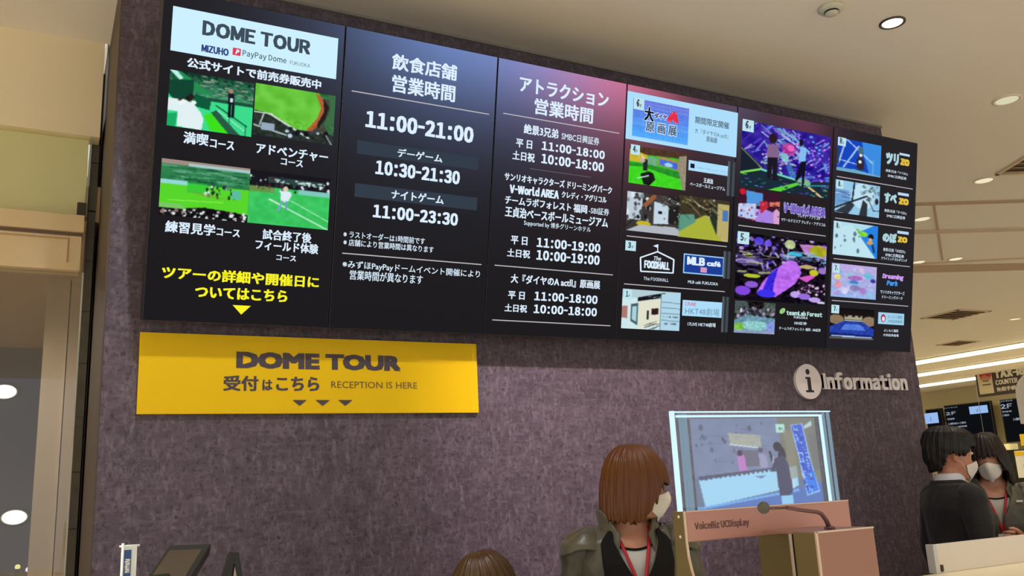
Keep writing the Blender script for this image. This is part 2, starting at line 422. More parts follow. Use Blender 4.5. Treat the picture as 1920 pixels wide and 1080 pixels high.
# ------------------------------------------------------------------ ceiling details
def ceil_strip(name, p, q, w, m, d=.012):
    a = at_z(p[0], p[1], ZC); b = at_z(q[0], q[1], ZC); e = (b-a).normalized(); n = Vector((-e.y, e.x, 0))
    a -= e*1.6; b += e*5
    vs = [a-n*w/2, b-n*w/2, b+n*w/2, a+n*w/2]
    mb = MB().add([v-Vector((0, 0, d)) for v in vs]+[v for v in vs], [(0, 1, 2, 3), (4, 7, 6, 5), (0, 4, 5, 1), (1, 5, 6, 2), (2, 6, 7, 3), (3, 7, 4, 0)])
    return struct(name, mb, m)
M_GROOVE_SHADE = mat('ceiling_groove_shade', (190, 166, 138), .8); M_RIB = mat('ceiling_rib', (212, 190, 160), .7)  # proud strips, the shade of the grooves put into their darker colour
ceil_strip('trim_7', (1718, 381.6), (1920, 375.6), .06, M_GROOVE_SHADE)
ceil_strip('trim_8', (1718, 434), (1920, 428), .11, mat('ceiling_groove_shade_pale', (212, 194, 168), .8))
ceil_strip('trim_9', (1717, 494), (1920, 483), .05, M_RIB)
ceil_strip('trim_10', (1717, 504), (1920, 499), .30, M_GROOVE_SHADE)
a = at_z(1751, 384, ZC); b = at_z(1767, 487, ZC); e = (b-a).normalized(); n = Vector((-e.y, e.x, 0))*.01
struct('trim_11', MB().add([a-n, b-n, b+n, a+n]+[v-Vector((0, 0, .006)) for v in (a-n, b-n, b+n, a+n)], [(0, 1, 2, 3), (7, 6, 5, 4), (0, 4, 5, 1), (1, 5, 6, 2), (2, 6, 7, 3), (3, 7, 4, 0)]), M_GROOVE_SHADE)

def downlight(px, py, lab, R=.075, lit=1.0, power=60, glow=(255, 240, 200), tilt=False, group=None, col=None):
    p = at_z(px, py, ZC) if px is not None else Vector(py)
    t = thing('downlight', lab, 'ceiling light', p, group)
    ring = []
    for r, z in ((R*1.18, 0), (R*1.18, -.006), (R, -.008), (R*.92, .0), (R*.8, .04)): ring.append((r, z))
    vs = []; fs = []; S = 28
    for r, z in ring:
        for k in range(S): a = 2*math.pi*k/S; vs.append((r*math.cos(a), r*math.sin(a), z))
    for i in range(len(ring)-1):
        for k in range(S): fs.append((i*S+k, i*S+(k+1) % S, (i+1)*S+(k+1) % S, (i+1)*S+k))
    MB().add(vs, fs).obj('bezel', mat('downlight_bezel_dark', (70, 62, 54), .4) if tilt else mat('downlight_bezel', (235, 225, 200), .5), t, smooth=True)
    MB().prism([(R*.9*math.cos(2*math.pi*k/S), R*.9*math.sin(2*math.pi*k/S)) for k in range(S)], -.004, .0).obj('lens', emat('lens_%d' % int(lit*100), glow, lit), t)
    if power:
        s = spot('downlight_lamp', (0, 0, -.02), power, col or WARM); s.parent = t
    return t
downlight(1673, 42, 'brightly lit round downlight with a dark bezel nearest the smoke detector', .052, 4.0, 30, (255, 248, 215), True)
downlight(1888, 187, 'round downlight with a pale ring at upper right, largest of the plain ones', .068, .80, 30, (240, 232, 195))
downlight(1845, 338, 'round downlight just before the first ceiling groove', .068, .95, 30, (248, 236, 200))
downlight(1729, 410, 'round downlight in the first coffer strip beside the display wall edge', .068, .95, 30, (248, 236, 200))
downlight(1792, 485, 'round downlight just before the wide brown ceiling groove, right of its neighbour', .07, 1.0, 25, (252, 240, 205))
downlight(1722, 491, 'round downlight at the wide brown ceiling groove, touching the display wall edge', .07, 1.0, 25, (252, 240, 205))
downlight(1903, 598, 'far round downlight beyond the square vents, before the light strips', .085, 1.0, 60, (252, 240, 205))
# smoke detector
t = thing('smoke_detector', 'white round smoke detector on the ceiling above the displays', 'smoke detector', at_z(1558, 14, ZC))
MB().loft([(0, 0, 0, .058, .058), (-.010, 0, 0, .060, .060), (-.022, 0, 0, .048, .048)], 28).obj('base', mat('detector_white', (205, 202, 180), .5), t, smooth=True)
MB().loft([(-.022, 0, 0, .034, .034), (-.030, 0, 0, .034, .034)], 24).obj('vent_ring', M_BLACK, t)
MB().loft([(-.029, 0, 0, .034, .034), (-.036, 0, 0, .028, .028), (-.040, 0, 0, .012, .012)], 24).obj('sensor_cap', mat('detector_white', (0, 0, 0)), t, smooth=True)
# square ceiling vents
def vent(c, s, ang, lab, slats=5):
    t = thing('ceiling_vent', lab, 'vent', Matrix.Translation((c[0], c[1], ZC)) @ Matrix.Rotation(ang, 4, 'Z'))
    h = s/2; fr = .045*s/.7
    mb = MB()
    for k in range(4):
        R = Matrix.Rotation(k*math.pi/2, 4, 'Z'); mb.box((-h, -h, -.014), (h, -h+fr, 0), R)
    mb.obj('frame', mat('vent_frame', (215, 195, 165), .6), t)
    MB().box((-h+fr, -h+fr, -.002), (h-fr, h-fr, -.001)).obj('backing', mat('vent_dark', (140, 122, 98), .8), t)
    for k in range(slats):
        y = -h+fr+(k+.5)*(s-2*fr)/slats
        MB().box((-h+fr, -.03, -.003), (h-fr, .03, 0), Matrix.Translation((0, y, -.008)) @ Matrix.Rotation(.5, 4, 'X')).obj('slat', mat('vent_slat', (196, 172, 138), .6), t)
vent((11.54, 7.98), .66, -.1, 'square louvred ceiling vent, the nearer of the two over the far hall')
vent((14.3, 9.93), .5, -.1, 'square ceiling vent farther off, just before the bright light strips')
vent((6.32, 3.52), .42, -.45, 'corner of a square ceiling vent at the right edge of the photo', 4)
# far light strips in the ceiling
for (p, q, w, lab) in (((1717, 679), (1920, 642), .32, 'nearest and highest of the three bright linear ceiling lights'),
                       ((1722, 703), (1920, 668), .30, 'middle of the three bright linear ceiling lights'),
                       ((1724, 722), (1827, 707), .34, 'farthest and lowest of the three bright linear ceiling lights')):
    a = at_z(p[0], p[1], ZC); b = at_z(q[0], q[1], ZC); X = (a.x+b.x)/2; y0 = 6.0; y1 = max(a.y, b.y)+1.5
    t = thing('linear_light', lab, 'ceiling light', (X, y0, ZC), 'bright linear lights over the far counter')
    MB().box((-w*.5, 0, -.05), (w*.5, y1-y0, -.004)).obj('diffuser', emat('strip_glow', (255, 244, 200), 7), t)
    MB().box((-w*.6, -.04, -.02), (w*.6, y1-y0+.04, -.001)).obj('channel', mat('strip_channel', (230, 215, 170), .5), t)

# ------------------------------------------------------------------ far counter wall
XB = 22.8
struct('wall_back', MB().box((XB, -8, 0), (XB+.2, 22, ZC)), M_KHAKI)
struct('wall_right', MB().box((4.6, 21.8, 0), (26, 22, ZC)), M_KHAKI)
# row of menu screens (each landscape pair hung from the wall)
PB = Plane((22.3, 0, 0), (0, -1, 0), (0, 0, 1))
def pb(px, py): return PB.uvp(px, py)
DIM = emat('far_text', (150, 160, 175), .9)
def far_screen(lb, rt, lab, lines, panel=None, extra=None):
    u0, v0, u1, v1 = PB.rect(lb, rt)
    t = thing('menu_display', lab, 'screen', PB.mat(u0, v0), 'menu displays over the far counter')
    w, h = u1-u0, v1-v0
    MB().box((0, 0, -.09), (w, h, 0)).obj('housing', M_BLACK, t, bevel=.01)
    quad('screen', (.03, .03, w-.03, h-.03), .003, emat('far_black', (14, 15, 18)), t)
    MB().box((w*.4, h*.3, -.49), (w*.6, h*.6, -.09)).obj('bracket', M_STEEL, t)
    def loc(r): q = PB.rect(*r); return (q[0]-u0, q[1]-v0, q[2]-u0, q[3]-v0)
    for (s, a, b) in lines: text('lettering', s, loc((a, b)), DIM, t, z=.006, bold=.03, res=1)
    if panel:
        quad('panel', loc(panel), .006, emat('far_blue_panel', (150, 185, 235)), t)
        r = loc(panel); text('lettering', '2', (r[0]+.35*(r[2]-r[0]), r[1]+.25*(r[3]-r[1]), r[0]+.5*(r[2]-r[0]), r[1]+.6*(r[3]-r[1])), emat('far_ink', (90, 120, 180)), t, z=.008)
    return t
far_screen((1740, 805), (1764, 765), 'menu display at the edge of the display wall, with a pale blue panel', [], ((1736, 795), (1758, 773)))
far_screen((1780, 832), (1856, 751), 'double menu display in the middle with a pale blue panel at its top right',
           [('エントランス', (1769, 767), (1795, 762)), ('2F', (1774, 779), (1792, 771)), ('料金表', (1777, 788), (1790, 783)), ('入場料金のご案内', (1778, 797), (1811, 790)), ('チケット販売時間', (1782, 803), (1813, 797))],
           ((1819, 777), (1851, 759)))
far_screen((1887, 830), (1960, 740), 'right menu display with a blue picture and white lines, cut by the photo edge',
           [('エントランス', (1872, 755), (1898, 749)), ('2F', (1877, 767), (1897, 756)), ('料金表', (1880, 774), (1897, 769)), ('ご案内', (1880, 781), (1892, 776)), ('入場料金', (1900, 789), (1918, 782))])
# TAX-REFUND sign, hanging in front of the back wall
PT = Plane((20.0, 0, 0), (0, -1, 0), (0, 0, 1))
u0, v0, u1, v1 = PT.rect((1835, 745), (1975, 662))
t = thing('hanging_sign', 'dark tax refund counter sign with a pale left panel and red emblem', 'sign', PT.mat(u0, v0))
def pt(lb, rt): q = PT.rect(lb, rt); return (q[0]-u0, q[1]-v0, q[2]-u0, q[3]-v0)
w, h = u1-u0, v1-v0
MB().box((0, 0, -.08), (w, h, 0)).obj('board', mat('dark_brown_sign', (58, 44, 38), .5), t, bevel=.01)
for x in (.3, w-.3): MB().tube([(x, h, -.04), (x, ZC-v0, -.04)], .012).obj('rod', M_STEEL, t)
M_PALE = mat('pale_sign_panel', (205, 190, 155), .5)
quad('panel', (.05, .06, w*.215, h-.04), .004, M_PALE, t)
quad('panel', (w*.24, h*.80, w*.62, h-.03), .004, M_PALE, t)
M_SRED = mat('sign_red', (170, 50, 42), .5)
MB().prism([(w*.135+.155*math.cos(a), h*.70+.155*math.sin(a)) for a in np.linspace(0, 6.283, 24, endpoint=False)], .006, .010).obj('emblem', M_SRED, t)
MB().prism([(w*.06, h*.56), (w*.12, h*.66), (w*.16, h*.60), (w*.21, h*.55), (w*.2, h*.50), (w*.07, h*.50)], .011, .013).obj('emblem', mat('sign_pink', (195, 120, 100), .5), t)
MB().box((w*.09, h*.45, .008), (w*.17, h*.48, .01)).box((w*.08, h*.34, .008), (w*.19, h*.37, .01)).obj('emblem_bar', mat('dark_ink', (70, 50, 44), .5), t)
text('lettering', '免税 手続き', (w*.26, h*.84, w*.55, h*.94), mat('sign_ink', (80, 66, 50), .5), t, z=.007, bold=.01)
M_LET = mat('sign_letters', (220, 210, 190), .5)
text('lettering', 'TAX-REFUND', (w*.25, h*.50, w*.95, h*.73), M_LET, t, z=.007, bold=.05)
text('lettering', 'COUNTER', (w*.25, h*.30, w*.53, h*.45), M_LET, t, z=.007, bold=.03)
text('lettering', '免税手続き 退税服務 면세', (w*.25, h*.10, w*.95, h*.23), M_LET, t, z=.007, bold=.03)
# the white arched sign at the photo's right edge
PA = Plane((15.0, 0, 0), (0, -1, 0), (0, 0, 1)); u0, v0 = PA.uvp(1914, 795)
t = thing('arched_sign', 'white arched sign panel cut by the right edge of the photo', 'sign', PA.mat(u0, 0))
MB().prism([(0, v0)]+[(.4-.4*math.cos(a), v0+.50+.38*math.sin(a)) for a in np.linspace(0, math.pi, 14)]+[(.8, v0)], -.04, 0).obj('panel', M_WHITE, t)
MB().tube([(.4, 0, -.02), (.4, v0, -.02)], .03).obj('pole', M_STEEL, t)
# yellow number signs, shelf, machine, blue chair back under the screens
PS = Plane((21.6, 0, 0), (0, -1, 0), (0, 0, 1))
M_YEL2 = mat('yellow_number_plate', (236, 190, 30), .5)
for (lb, rt, s, lab) in (((1829, 834), (1863, 815), '③', 'yellow number plate hanging over the far counter above the masked woman'), ((1915, 836), (1942, 812), '④', 'yellow number plate at the right edge of the photo')):
    r = PS.rect(lb, rt); t = thing('number_plate', lab, 'sign', PS.mat(r[0], r[1]), 'yellow number plates over the far counter'); w, h = r[2]-r[0], r[3]-r[1]
    MB().box((0, 0, -.03), (w, h, 0)).obj('plate', M_YEL2, t)
    text('lettering', s, (w*.5, h*.15, w*.5+h*.7, h*.85), mat('dark_ink', (70, 50, 44)), t, z=.004, bold=.03)
    MB().tube([(w/2, h, -.015), (w/2, ZC-r[1], -.015)], .006).obj('rod', M_STEEL, t)
r = PS.rect((1853, 846), (1892, 832)); t = thing('shelf_box', 'pale illuminated box on top of the black machine behind the masked woman', 'box', PS.mat(r[0], r[1])); w, h = r[2]-r[0], r[3]-r[1]
MB().box((0, 0, -.35), (w, h, 0)).obj('box', mat('pale_yellow_box', (236, 226, 170), .5, emit=(236, 226, 170), estr=.25), t, bevel=.01)
text('lettering', 'チケット受取', (w*.15, h*.4, w*.8, h*.65), mat('sign_ink', (80, 66, 50)), t, z=.004, bold=.0, res=1)
r2 = PS.rect((1853, 960), (1908, 848)); t = thing('ticket_machine', 'black ticket machine behind the masked woman', 'machine', PS.mat(r2[0], 0)); w, h = r2[2]-r2[0]-.15, r[1]
MB().box((0, 0, -.6), (w, h-.0, 0)).obj('cabinet', mat('machine_black', (24, 22, 20), .4), t, bevel=.02)
MB().box((w*.1, h*.62, 0), (w*.5, h*.86, .02)).obj('screen', mat('machine_screen', (20, 24, 30), .15), t)
MB().box((w*.15, h*.45, 0), (w*.4, h*.5, .02)).box((w*.55, h*.42, 0), (w*.7, h*.48, .02)).obj('slot', mat('slot_grey', (120, 110, 90), .4), t)
MB().box((w*.62, h*.86, 0), (w*.66, h*.88, .02)).obj('indicator', emat('tiny_light', (220, 225, 235), .9), t)
r = PS.rect((1910, 896), (1945, 843)); t = thing('poster_stand', 'white poster stand with a yellow header at the right edge of the photo', 'poster', PS.mat(r[0], 0)); w, h = r[2]-r[0], r[3]-r[1]
MB().box((0, r[1], -.03), (w, r[3], 0)).obj('poster', M_WHITE, t); MB().box((0, r[3]-.12, 0), (w, r[3]-.02, .01)).obj('header', M_YEL2, t)
MB().ell((w*.45, r[1]+h*.4, .002), (.09, .12, .004)).obj('picture', mat('pink_print', (205, 120, 110)), t)
MB().box((w*.3, 0, -.03), (w*.7, r[1], -.01)).obj('leg', M_STEEL, t)
PC = Plane((12, 0, 0), (0, -1, 0), (0, 0, 1)); r = PC.rect((1856, 886), (1876, 852)); t = thing('office_chair', 'blue backed chair behind the masked woman by her hair', 'chair', PC.mat(r[0], 0)); w = r[2]-r[0]
MB().box((-.1, r[1], -.06), (w+.1, r[3], 0)).obj('backrest', mat('blue_fabric', (62, 76, 104), .8), t, bevel=.025)
MB().box((-.1, r[1]-.3, 0), (w+.12, r[1]-.22, .4)).obj('seat', mat('blue_fabric', (62, 76, 104)), t, bevel=.02)
MB().tube([(w/2, r[1]-.28, .2), (w/2, .06, .2)], .025).obj('pole', M_STEEL, t)
MB().box((w/2-.25, 0, .17), (w/2+.25, .06, .23)).box((w/2-.03, 0, -.05), (w/2+.03, .06, .45)).obj('base', M_STEEL, t)

# ------------------------------------------------------------------ the six displays
W = 0.685; H = W*16/9*.998; TI = 0.2118
BP = Plane((0.29954, 3.36415, 2.14833), (1, 0, 0), (0, -math.sin(TI), math.cos(TI)))
disp = []
DL = ['leftmost display, white tour banner over four pictures and yellow text', 'second display from the left, restaurant opening hours on a blue to black screen',
      'third display from the left, attraction opening hours under a red gradient', 'fourth display from the left, white card on top and floor guide logos',
      'fifth display from the left, two large purple light art pictures', 'rightmost display, column of five small pictures with logos']
for k in range(6):
    t = thing('wall_display', DL[k], 'screen', BP.mat(k*W, 0), 'tilted displays in a row high on the wall'); disp.append(t)
    g = .0015
    MB().box((g, 0, -.085), (W-g, H, -.002)).obj('housing', M_BLACK, t, bevel=.003)
    MB().box((W*.3, H*.55, -.20), (W*.7, H*.62, -.085)).box((W*.3, H*.10, -.105), (W*.7, H*.17, -.085)).obj('bracket', mat('bracket_steel', (60, 60, 62), .5, .8), t)
    # background colour gradient, bluish and reddish towards the top
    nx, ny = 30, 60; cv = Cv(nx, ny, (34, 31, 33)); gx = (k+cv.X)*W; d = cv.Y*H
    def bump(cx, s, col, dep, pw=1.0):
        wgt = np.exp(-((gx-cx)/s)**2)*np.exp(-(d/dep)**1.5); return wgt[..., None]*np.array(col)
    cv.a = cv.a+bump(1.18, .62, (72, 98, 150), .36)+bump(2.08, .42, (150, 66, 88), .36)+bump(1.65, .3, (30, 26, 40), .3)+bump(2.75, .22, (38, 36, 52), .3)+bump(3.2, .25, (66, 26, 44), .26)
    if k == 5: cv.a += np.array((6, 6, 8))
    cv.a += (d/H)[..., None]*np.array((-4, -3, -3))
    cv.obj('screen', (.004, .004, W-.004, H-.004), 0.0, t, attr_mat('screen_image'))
def R(k, lb, rt):
    q = BP.rect(lb, rt); return (q[0]-k*W, q[1], q[2]-k*W, q[3])
def T(k, s, lb, rt, m=W_EMIT, bold=.022, z=.004, **kw): return text('lettering', s, R(k, lb, rt), m, disp[k], z=z, bold=bold, **kw)
def LN(k, p, q, th=.0042, m=None):
    a = BP.uvp(*p); b = BP.uvp(*q); v = (a[1]+b[1])/2
    return quad('rule_line', (a[0]-k*W, v-th/2, b[0]-k*W, v+th/2), .003, m or emat('rule_grey', (190, 185, 190)), disp[k])
def Q(k, tl, br, m, z=.003, name='card'):
    a = BP.uvp(*tl); b = BP.uvp(*br); return quad(name, (a[0]-k*W, b[1], b[0]-k*W, a[1]), z, m, disp[k])
def P(k, tl, br, cv, z=.003, label=None):
    a = BP.uvp(*tl); b = BP.uvp(*br); return cv.obj('picture', (a[0]-k*W, b[1], b[0]-k*W, a[1]), z, disp[k], label=label)
INK = emat('ink_dark', (64, 78, 92)); BANNER = emat('banner_white', (205, 241, 255)); NAVY = emat('ink_navy', (50, 70, 130)); REDE = emat('logo_red', (228, 60, 84))
YE = emat('screen_yellow', (250, 245, 40)); BARE = emat('bar_grey', (52, 62, 74)); CARD = emat('card_blue_white', (172, 222, 252)); CHIP = emat('chip_white', (190, 228, 238))
# --- display 1
Q(0, (324.6, 11.3), (629.5, 149), BANNER)
T(0, 'DOME TOUR', (378.5, 66), (582.4, 77), INK, .035)
T(0, 'MIZUHO', (377, 97), (428.9, 92.5), NAVY, .03)
Q(0, (436.3, 89.5), (450.5, 105.8), REDE, .0045, 'logo_square')
T(0, 'PayPay Dome', (454, 108), (537, 109), INK, .015)
T(0, 'P', (440.5, 102), (447, 94), BANNER, .04, z=.006, slant=.3)
T(0, 'FUKUOKA', (543, 121), (580.9, 120.5), INK, .0)
T(0, '公式サイトで前売券販売中', (349.8, 126.2), (602.2, 151), bold=.03)
g1, g2, g3 = (40, 190, 110), (20, 110, 60), (90, 230, 150)
c = Cv(120, 96, (60, 220, 140)).grad((20, 60, 45), (70, 150, 110), 0, .42).noise(1, 3, 28, 0, 0, 1, .4)
c.strokes(2, 60, .3, .02, 1, .36, .06, (-.1, .3), .02, [(40, 120, 80), (120, 170, 150), (30, 70, 50), (150, 160, 140)]).poly([(0, 0), (.12, 0), (.3, .15), (.55, .38), (.2, .3)], (40, 140, 80)).poly([(.0, 0), (.08, 0), (.16, .12), (.12, .16)], (190, 240, 235))
c.poly([(0, .18), (.28, .12), (.28, .5), (.05, .5), (0, .42)], (18, 70, 50)).poly([(.3, .36), (.5, .42), (.48, .62), (.28, .58)], (16, 90, 60)).rect(.46, .4, 1, .46, (30, 80, 60))
c.poly([(0, .5), (.18, .5), (.16, .72), (0, .72)], (225, 240, 240)).poly([(.12, .62), (.2, .5), (.3, .55), (.38, .68), (.42, .8), (.4, 1), (.12, .98)], (226, 240, 244)).dots(3, 7, .1, .42, .34, .52, .03, .045, [(30, 26, 24), (60, 48, 40), (40, 30, 30)]).dots(4, 6, .14, .5, .34, .6, .025, .03, [(220, 180, 160), (235, 245, 245)])
c.poly([(.42, .72), (.52, .66), (.72, 1), (.5, .98)], (60, 225, 30)).poly([(.5, .66), (.56, .6), (.86, 1), (.72, 1)], (40, 90, 70)).line((.56, .52), (.93, .82), .02, (20, 60, 50)).line((.58, .6), (.9, .9), .012, (230, 245, 240)).line((.92, .8), (.92, 1), .018, (20, 50, 45)).line((.72, .66), (.72, .8), .014, (20, 50, 45))
c.ell(.72, .22, .03, .04, (170, 130, 110)).rect(.69, .26, .77, .46, (22, 26, 36)).rect(.7, .46, .73, .7, (18, 20, 28)).rect(.745, .46, .775, .7, (18, 20, 28)).rect(.72, .34, .75, .42, (220, 235, 240)).poly([(0, .78), (.12, .74), (.1, 1), (0, 1)], (30, 170, 100)).blur(1)
P(0, (319, 130.5), (470.5, 257), c)
c = Cv(112, 92, (104, 196, 60)).noise(5, 10, 14).poly([(.78, 0), (1, 0), (1, 1), (.55, 1), (.72, .78), (.82, .5), (.86, .2)], (70, 74, 60)).grad((30, 90, 40), (60, 130, 80), 0, .1, .8, 1)
c.poly([(.74, .0), (.84, .1), (.88, .35), (.82, .6), (.72, .8), (.64, .8), (.78, .5), (.82, .3)], (178, 96, 56)).poly([(.84, .1), (.92, .25), (.88, .5), (.8, .7), (.78, .62), (.86, .36)], (36, 30, 30)).poly([(.9, .0), (1, .0), (1, .9), (.86, .62), (.94, .3)], (60, 110, 70))
c.poly([(0, .52), (.2, .55), (.52, .78), (1, .8), (1, 1), (0, 1)], (42, 50, 46)).noise(7, 3, 18, 0, .6, 1, 1).line((0, .55), (.22, .56), .025, (210, 225, 220)).line((.2, .56), (.68, .92), .03, (215, 228, 225)).line((.12, .58), (.08, .78), .02, (200, 215, 210)).line((0, .8), (.4, .92), .03, (170, 190, 190)).rect(.1, .74, .26, .88, (150, 170, 190)).dots(6, 16, .4, .74, 1, .95, .03, .04, [(20, 22, 26), (190, 205, 230), (30, 30, 36), (60, 66, 70)]).line((.9, .82), (.98, 1), .015, (200, 205, 205)).blur(1)
P(0, (479.5, 155.5), (623.5, 272.8), c)
T(0, '満喫', (343, 268.5), (391.3, 252.5)); T(0, 'コース', (393, 276.5), (439.3, 266.5))
T(0, 'アドベンチャー', (479.3, 288), (615, 286.8)); T(0, 'コース', (525.8, 309), (568, 301.8))
c = Cv(124, 94, (88, 214, 44)).grad((60, 140, 90), (40, 120, 70), 0, .4).rect(0, 0, 1, .08, (160, 140, 130)).rect(.3, .04, 1, .1, (170, 200, 200)).strokes(8, 50, 0, .08, 1, .36, .14, (-.1, .15), .02, [(30, 100, 60), (70, 150, 110), (110, 170, 140), (20, 80, 50)]).noise(8, 2, 18, 0, .28, 1, .42)
c.rect(0, .36, .3, .44, (150, 215, 215)).rect(.3, .38, .52, .56, (50, 200, 60), .8).dots(9, 26, .5, .4, .85, .6, .012, .03, [(30, 50, 40), (200, 225, 220), (90, 120, 130), (30, 40, 40)]).rect(.8, .44, .9, .6, (90, 190, 160)).poly([(.26, .52), (.5, .6), (.8, .62), (.4, .54)], (150, 140, 60), .6).line((.1, .72), (.7, .68), .02, (130, 235, 70))
c.poly([(0, .84), (.3, .84), (.5, .8), (1, .86), (1, 1), (0, 1)], (22, 20, 24)).dots(10, 120, 0, .84, 1, 1, .018, .024, [(16, 14, 16), (225, 235, 235), (40, 34, 34), (150, 120, 120), (12, 12, 14)]).poly([(0, .78), (.24, .78), (.3, .86), (0, .86)], (120, 200, 100)).blur(1)
P(0, (303.5, 296.5), (463, 417.5), c)
c = Cv(112, 88, (60, 196, 96)).rect(0, 0, 1, .3, (26, 24, 30)).rect(.22, .1, .92, .2, (46, 70, 66)).dots(11, 60, 0, .1, 1, .36, .014, .03, [(215, 230, 240), (40, 50, 70), (70, 40, 50), (20, 20, 26), (60, 90, 80)]).strokes(12, 26, .3, .13, .9, .19, .03, (0, .3), .02, [(215, 240, 240)]).rect(0, .3, .3, .4, (120, 120, 60), .7).rect(.6, .28, 1, .37, (130, 200, 190)).noise(12, 6, 10, 0, .4, 1, 1)
c.line((.25, .52), (1, 1), .022, (215, 245, 225)).line((.5, .5), (1, .84), .014, (190, 240, 205)).ell(.44, .3, .03, .05, (230, 200, 180)).poly([(.38, .34), (.5, .34), (.52, .4), (.47, .56), (.39, .54)], (220, 238, 245)).line((.41, .54), (.36, .72), .035, (120, 170, 190)).line((.46, .54), (.46, .68), .035, (110, 160, 180)).blur(1)
P(0, (469.5, 317.5), (614, 431.5), c)
T(0, '練習見学', (308.8, 435), (404.1, 421.5)); T(0, 'コース', (405.4, 441.5), (449.8, 431.5))
T(0, '試合終了後', (491.3, 448.6), (584.2, 437.5)); T(0, 'フィールド体験', (477.8, 467.5), (596.7, 458.5)); T(0, 'コース', (517.4, 487.7), (554.9, 480.5))
T(0, 'ツアーの詳細や開催日に', (302.5, 522), (598.3, 518.5), YE, .03); T(0, 'ついてはこちら', (364.8, 557.5), (539.2, 545), YE, .03)
a = R(0, (434.7, 589), (469.9, 573.6)); MB().add([(a[0], a[3], .004), ((a[0]+a[2])/2, a[1], .004), (a[2], a[3], .004)], [(0, 1, 2)]).obj('arrow', YE, disp[0])
# --- display 2
T(1, '飲食店舗', (733.5, 129.8), (857, 123.5)); T(1, '営業時間', (733.5, 172), (853.8, 161)); LN(1, (658.9, 170.3), (916.4, 214.8))
T(1, '11:00-21:00', (684.2, 238.5), (888, 239.5), bold=.032)
Q(1, (669.7, 262.9), (896, 319), BARE, name='bar'); T(1, 'デーゲーム', (744.3, 294), (829.3, 290)); T(1, '10:30-21:30', (702.9, 326.5), (862.3, 321.5), bold=.03)
Q(1, (665.5, 343.3), (893.1, 394.7), BARE, name='bar'); T(1, 'ナイトゲーム', (732.9, 372.5), (831.7, 367)); T(1, '11:00-23:30', (698.2, 407.5), (858.6, 400.5), bold=.03)
T(1, '※ ラストオーダーは1時間前です', (643, 445), (796.4, 446.5), bold=.015); T(1, '※ 店舗により営業時間は異なります', (643, 460), (812.7, 462.5), bold=.015)
LN(1, (641.1, 474.5), (902.2, 496.3)); T(1, '※みずほPayPayドームイベント開催により', (641.1, 504), (899.6, 507.5), bold=.015); T(1, '営業時間が異なります', (654.6, 524), (792.5, 516), bold=.015)
# --- display 3
T(2, 'アトラクション', (973, 171.5), (1141, 175)); T(2, '営業時間', (1000.6, 213.5), (1111.9, 203.8)); LN(2, (942.9, 212.2), (1160.7, 250.5))
T(2, '絶景3兄弟', (981, 250.3), (1046.9, 242.8)); T(2, 'SMBC日興証券', (1051.9, 262), (1123, 259), bold=.012)
T(2, '平 日', (966.2, 275.5), (997.5, 264.5)); T(2, '11:00-18:00', (1014.6, 281), (1133.5, 283.5), bold=.03); T(2, '土日祝', (959.7, 299), (1002.3, 288.2)); T(2, '10:00-18:00', (1013.9, 306), (1131.9, 305.8), bold=.03)
LN(2, (993.4, 315.7), (1106.6, 333), .002, emat('dim_line', (120, 112, 118)))
T(2, 'サンリオキャラクターズ ドリーミングパーク', (944.8, 338), (1146.8, 350.5)); T(2, 'V-World AREA', (954.4, 362), (1047.6, 357), bold=.035); T(2, 'クレディ・アグリコル', (1052, 370.8), (1136.7, 369))
T(2, 'チームラボフォレスト', (945.8, 382), (1070.2, 381.5)); T(2, '福岡', (1073.9, 398), (1100.6, 385)); T(2, '-SBI証券', (1103, 400.5), (1141.5, 392), bold=.012)
T(2, '王貞治ベースボールミュージアム', (945.8, 406), (1139.5, 409)); T(2, 'Supported by 博多グリーンホテル', (981.3, 424), (1107, 425.8), bold=.01)
T(2, '平 日', (956.7, 457.5), (988.6, 444.8)); T(2, '11:00-19:00', (1005.2, 463), (1125.2, 457.3), bold=.03); T(2, '土日祝', (949.7, 481), (993.5, 469.5)); T(2, '10:00-19:00', (1004.6, 487), (1123.9, 479.5), bold=.03)
LN(2, (926.9, 496.6), (1148.5, 516.1)); T(2, '大『ダイヤのA actⅡ』原画展', (956.7, 530.3), (1124.7, 526.3))
T(2, '平 日', (951.5, 560.4), (983.4, 547.5)); T(2, '11:00-18:00', (1000.7, 563), (1120, 554.5), bold=.03); T(2, '土日祝', (945, 584), (987.8, 571.8)); T(2, '10:00-18:00', (999.4, 587), (1118.7, 577.8), bold=.03)
LN(2, (922.4, 599), (1143.9, 611.5))
# --- display 4
Q(3, (1176.2, 170.4), (1379.5, 295.3), CARD)
P(3, (1187.3, 183.6), (1288.6, 272.7), Cv(70, 66, (0, 0, 0)).grad((96, 84, 214), (50, 110, 232), 0, .5).grad((50, 120, 236), (30, 160, 250), .5, 1))
def chip(k, tl, br, s):
    Q(k, tl, br, CHIP, .005, 'floor_chip'); a = R(k, (tl[0], br[1]), (br[0], tl[1])); w, h = a[2]-a[0], a[3]-a[1]
    text('lettering', s[0], (a[0]+w*.18, a[1]+h*.28, a[0]+w*.52, a[1]+h*.80), INK, disp[k], z=.007, bold=.03, res=1)
    text('lettering', s[1], (a[0]+w*.60, a[1]+h*.28, a[0]+w*.78, a[1]+h*.5), INK, disp[k], z=.007, bold=.02, res=1)
chip(3, (1187.8, 182.9), (1206.3, 207.9), '6F')
WO = (.006, emat('outline_white', (200, 222, 255)))
T(3, '大', (1206, 226), (1225, 203), emat('ink_black', (24, 26, 40)), .03, z=.007, outline=WO); T(3, 'ダイヤ', (1225, 222), (1249, 216), emat('ink_purple', (60, 40, 110)), .03, z=.008, outline=WO)
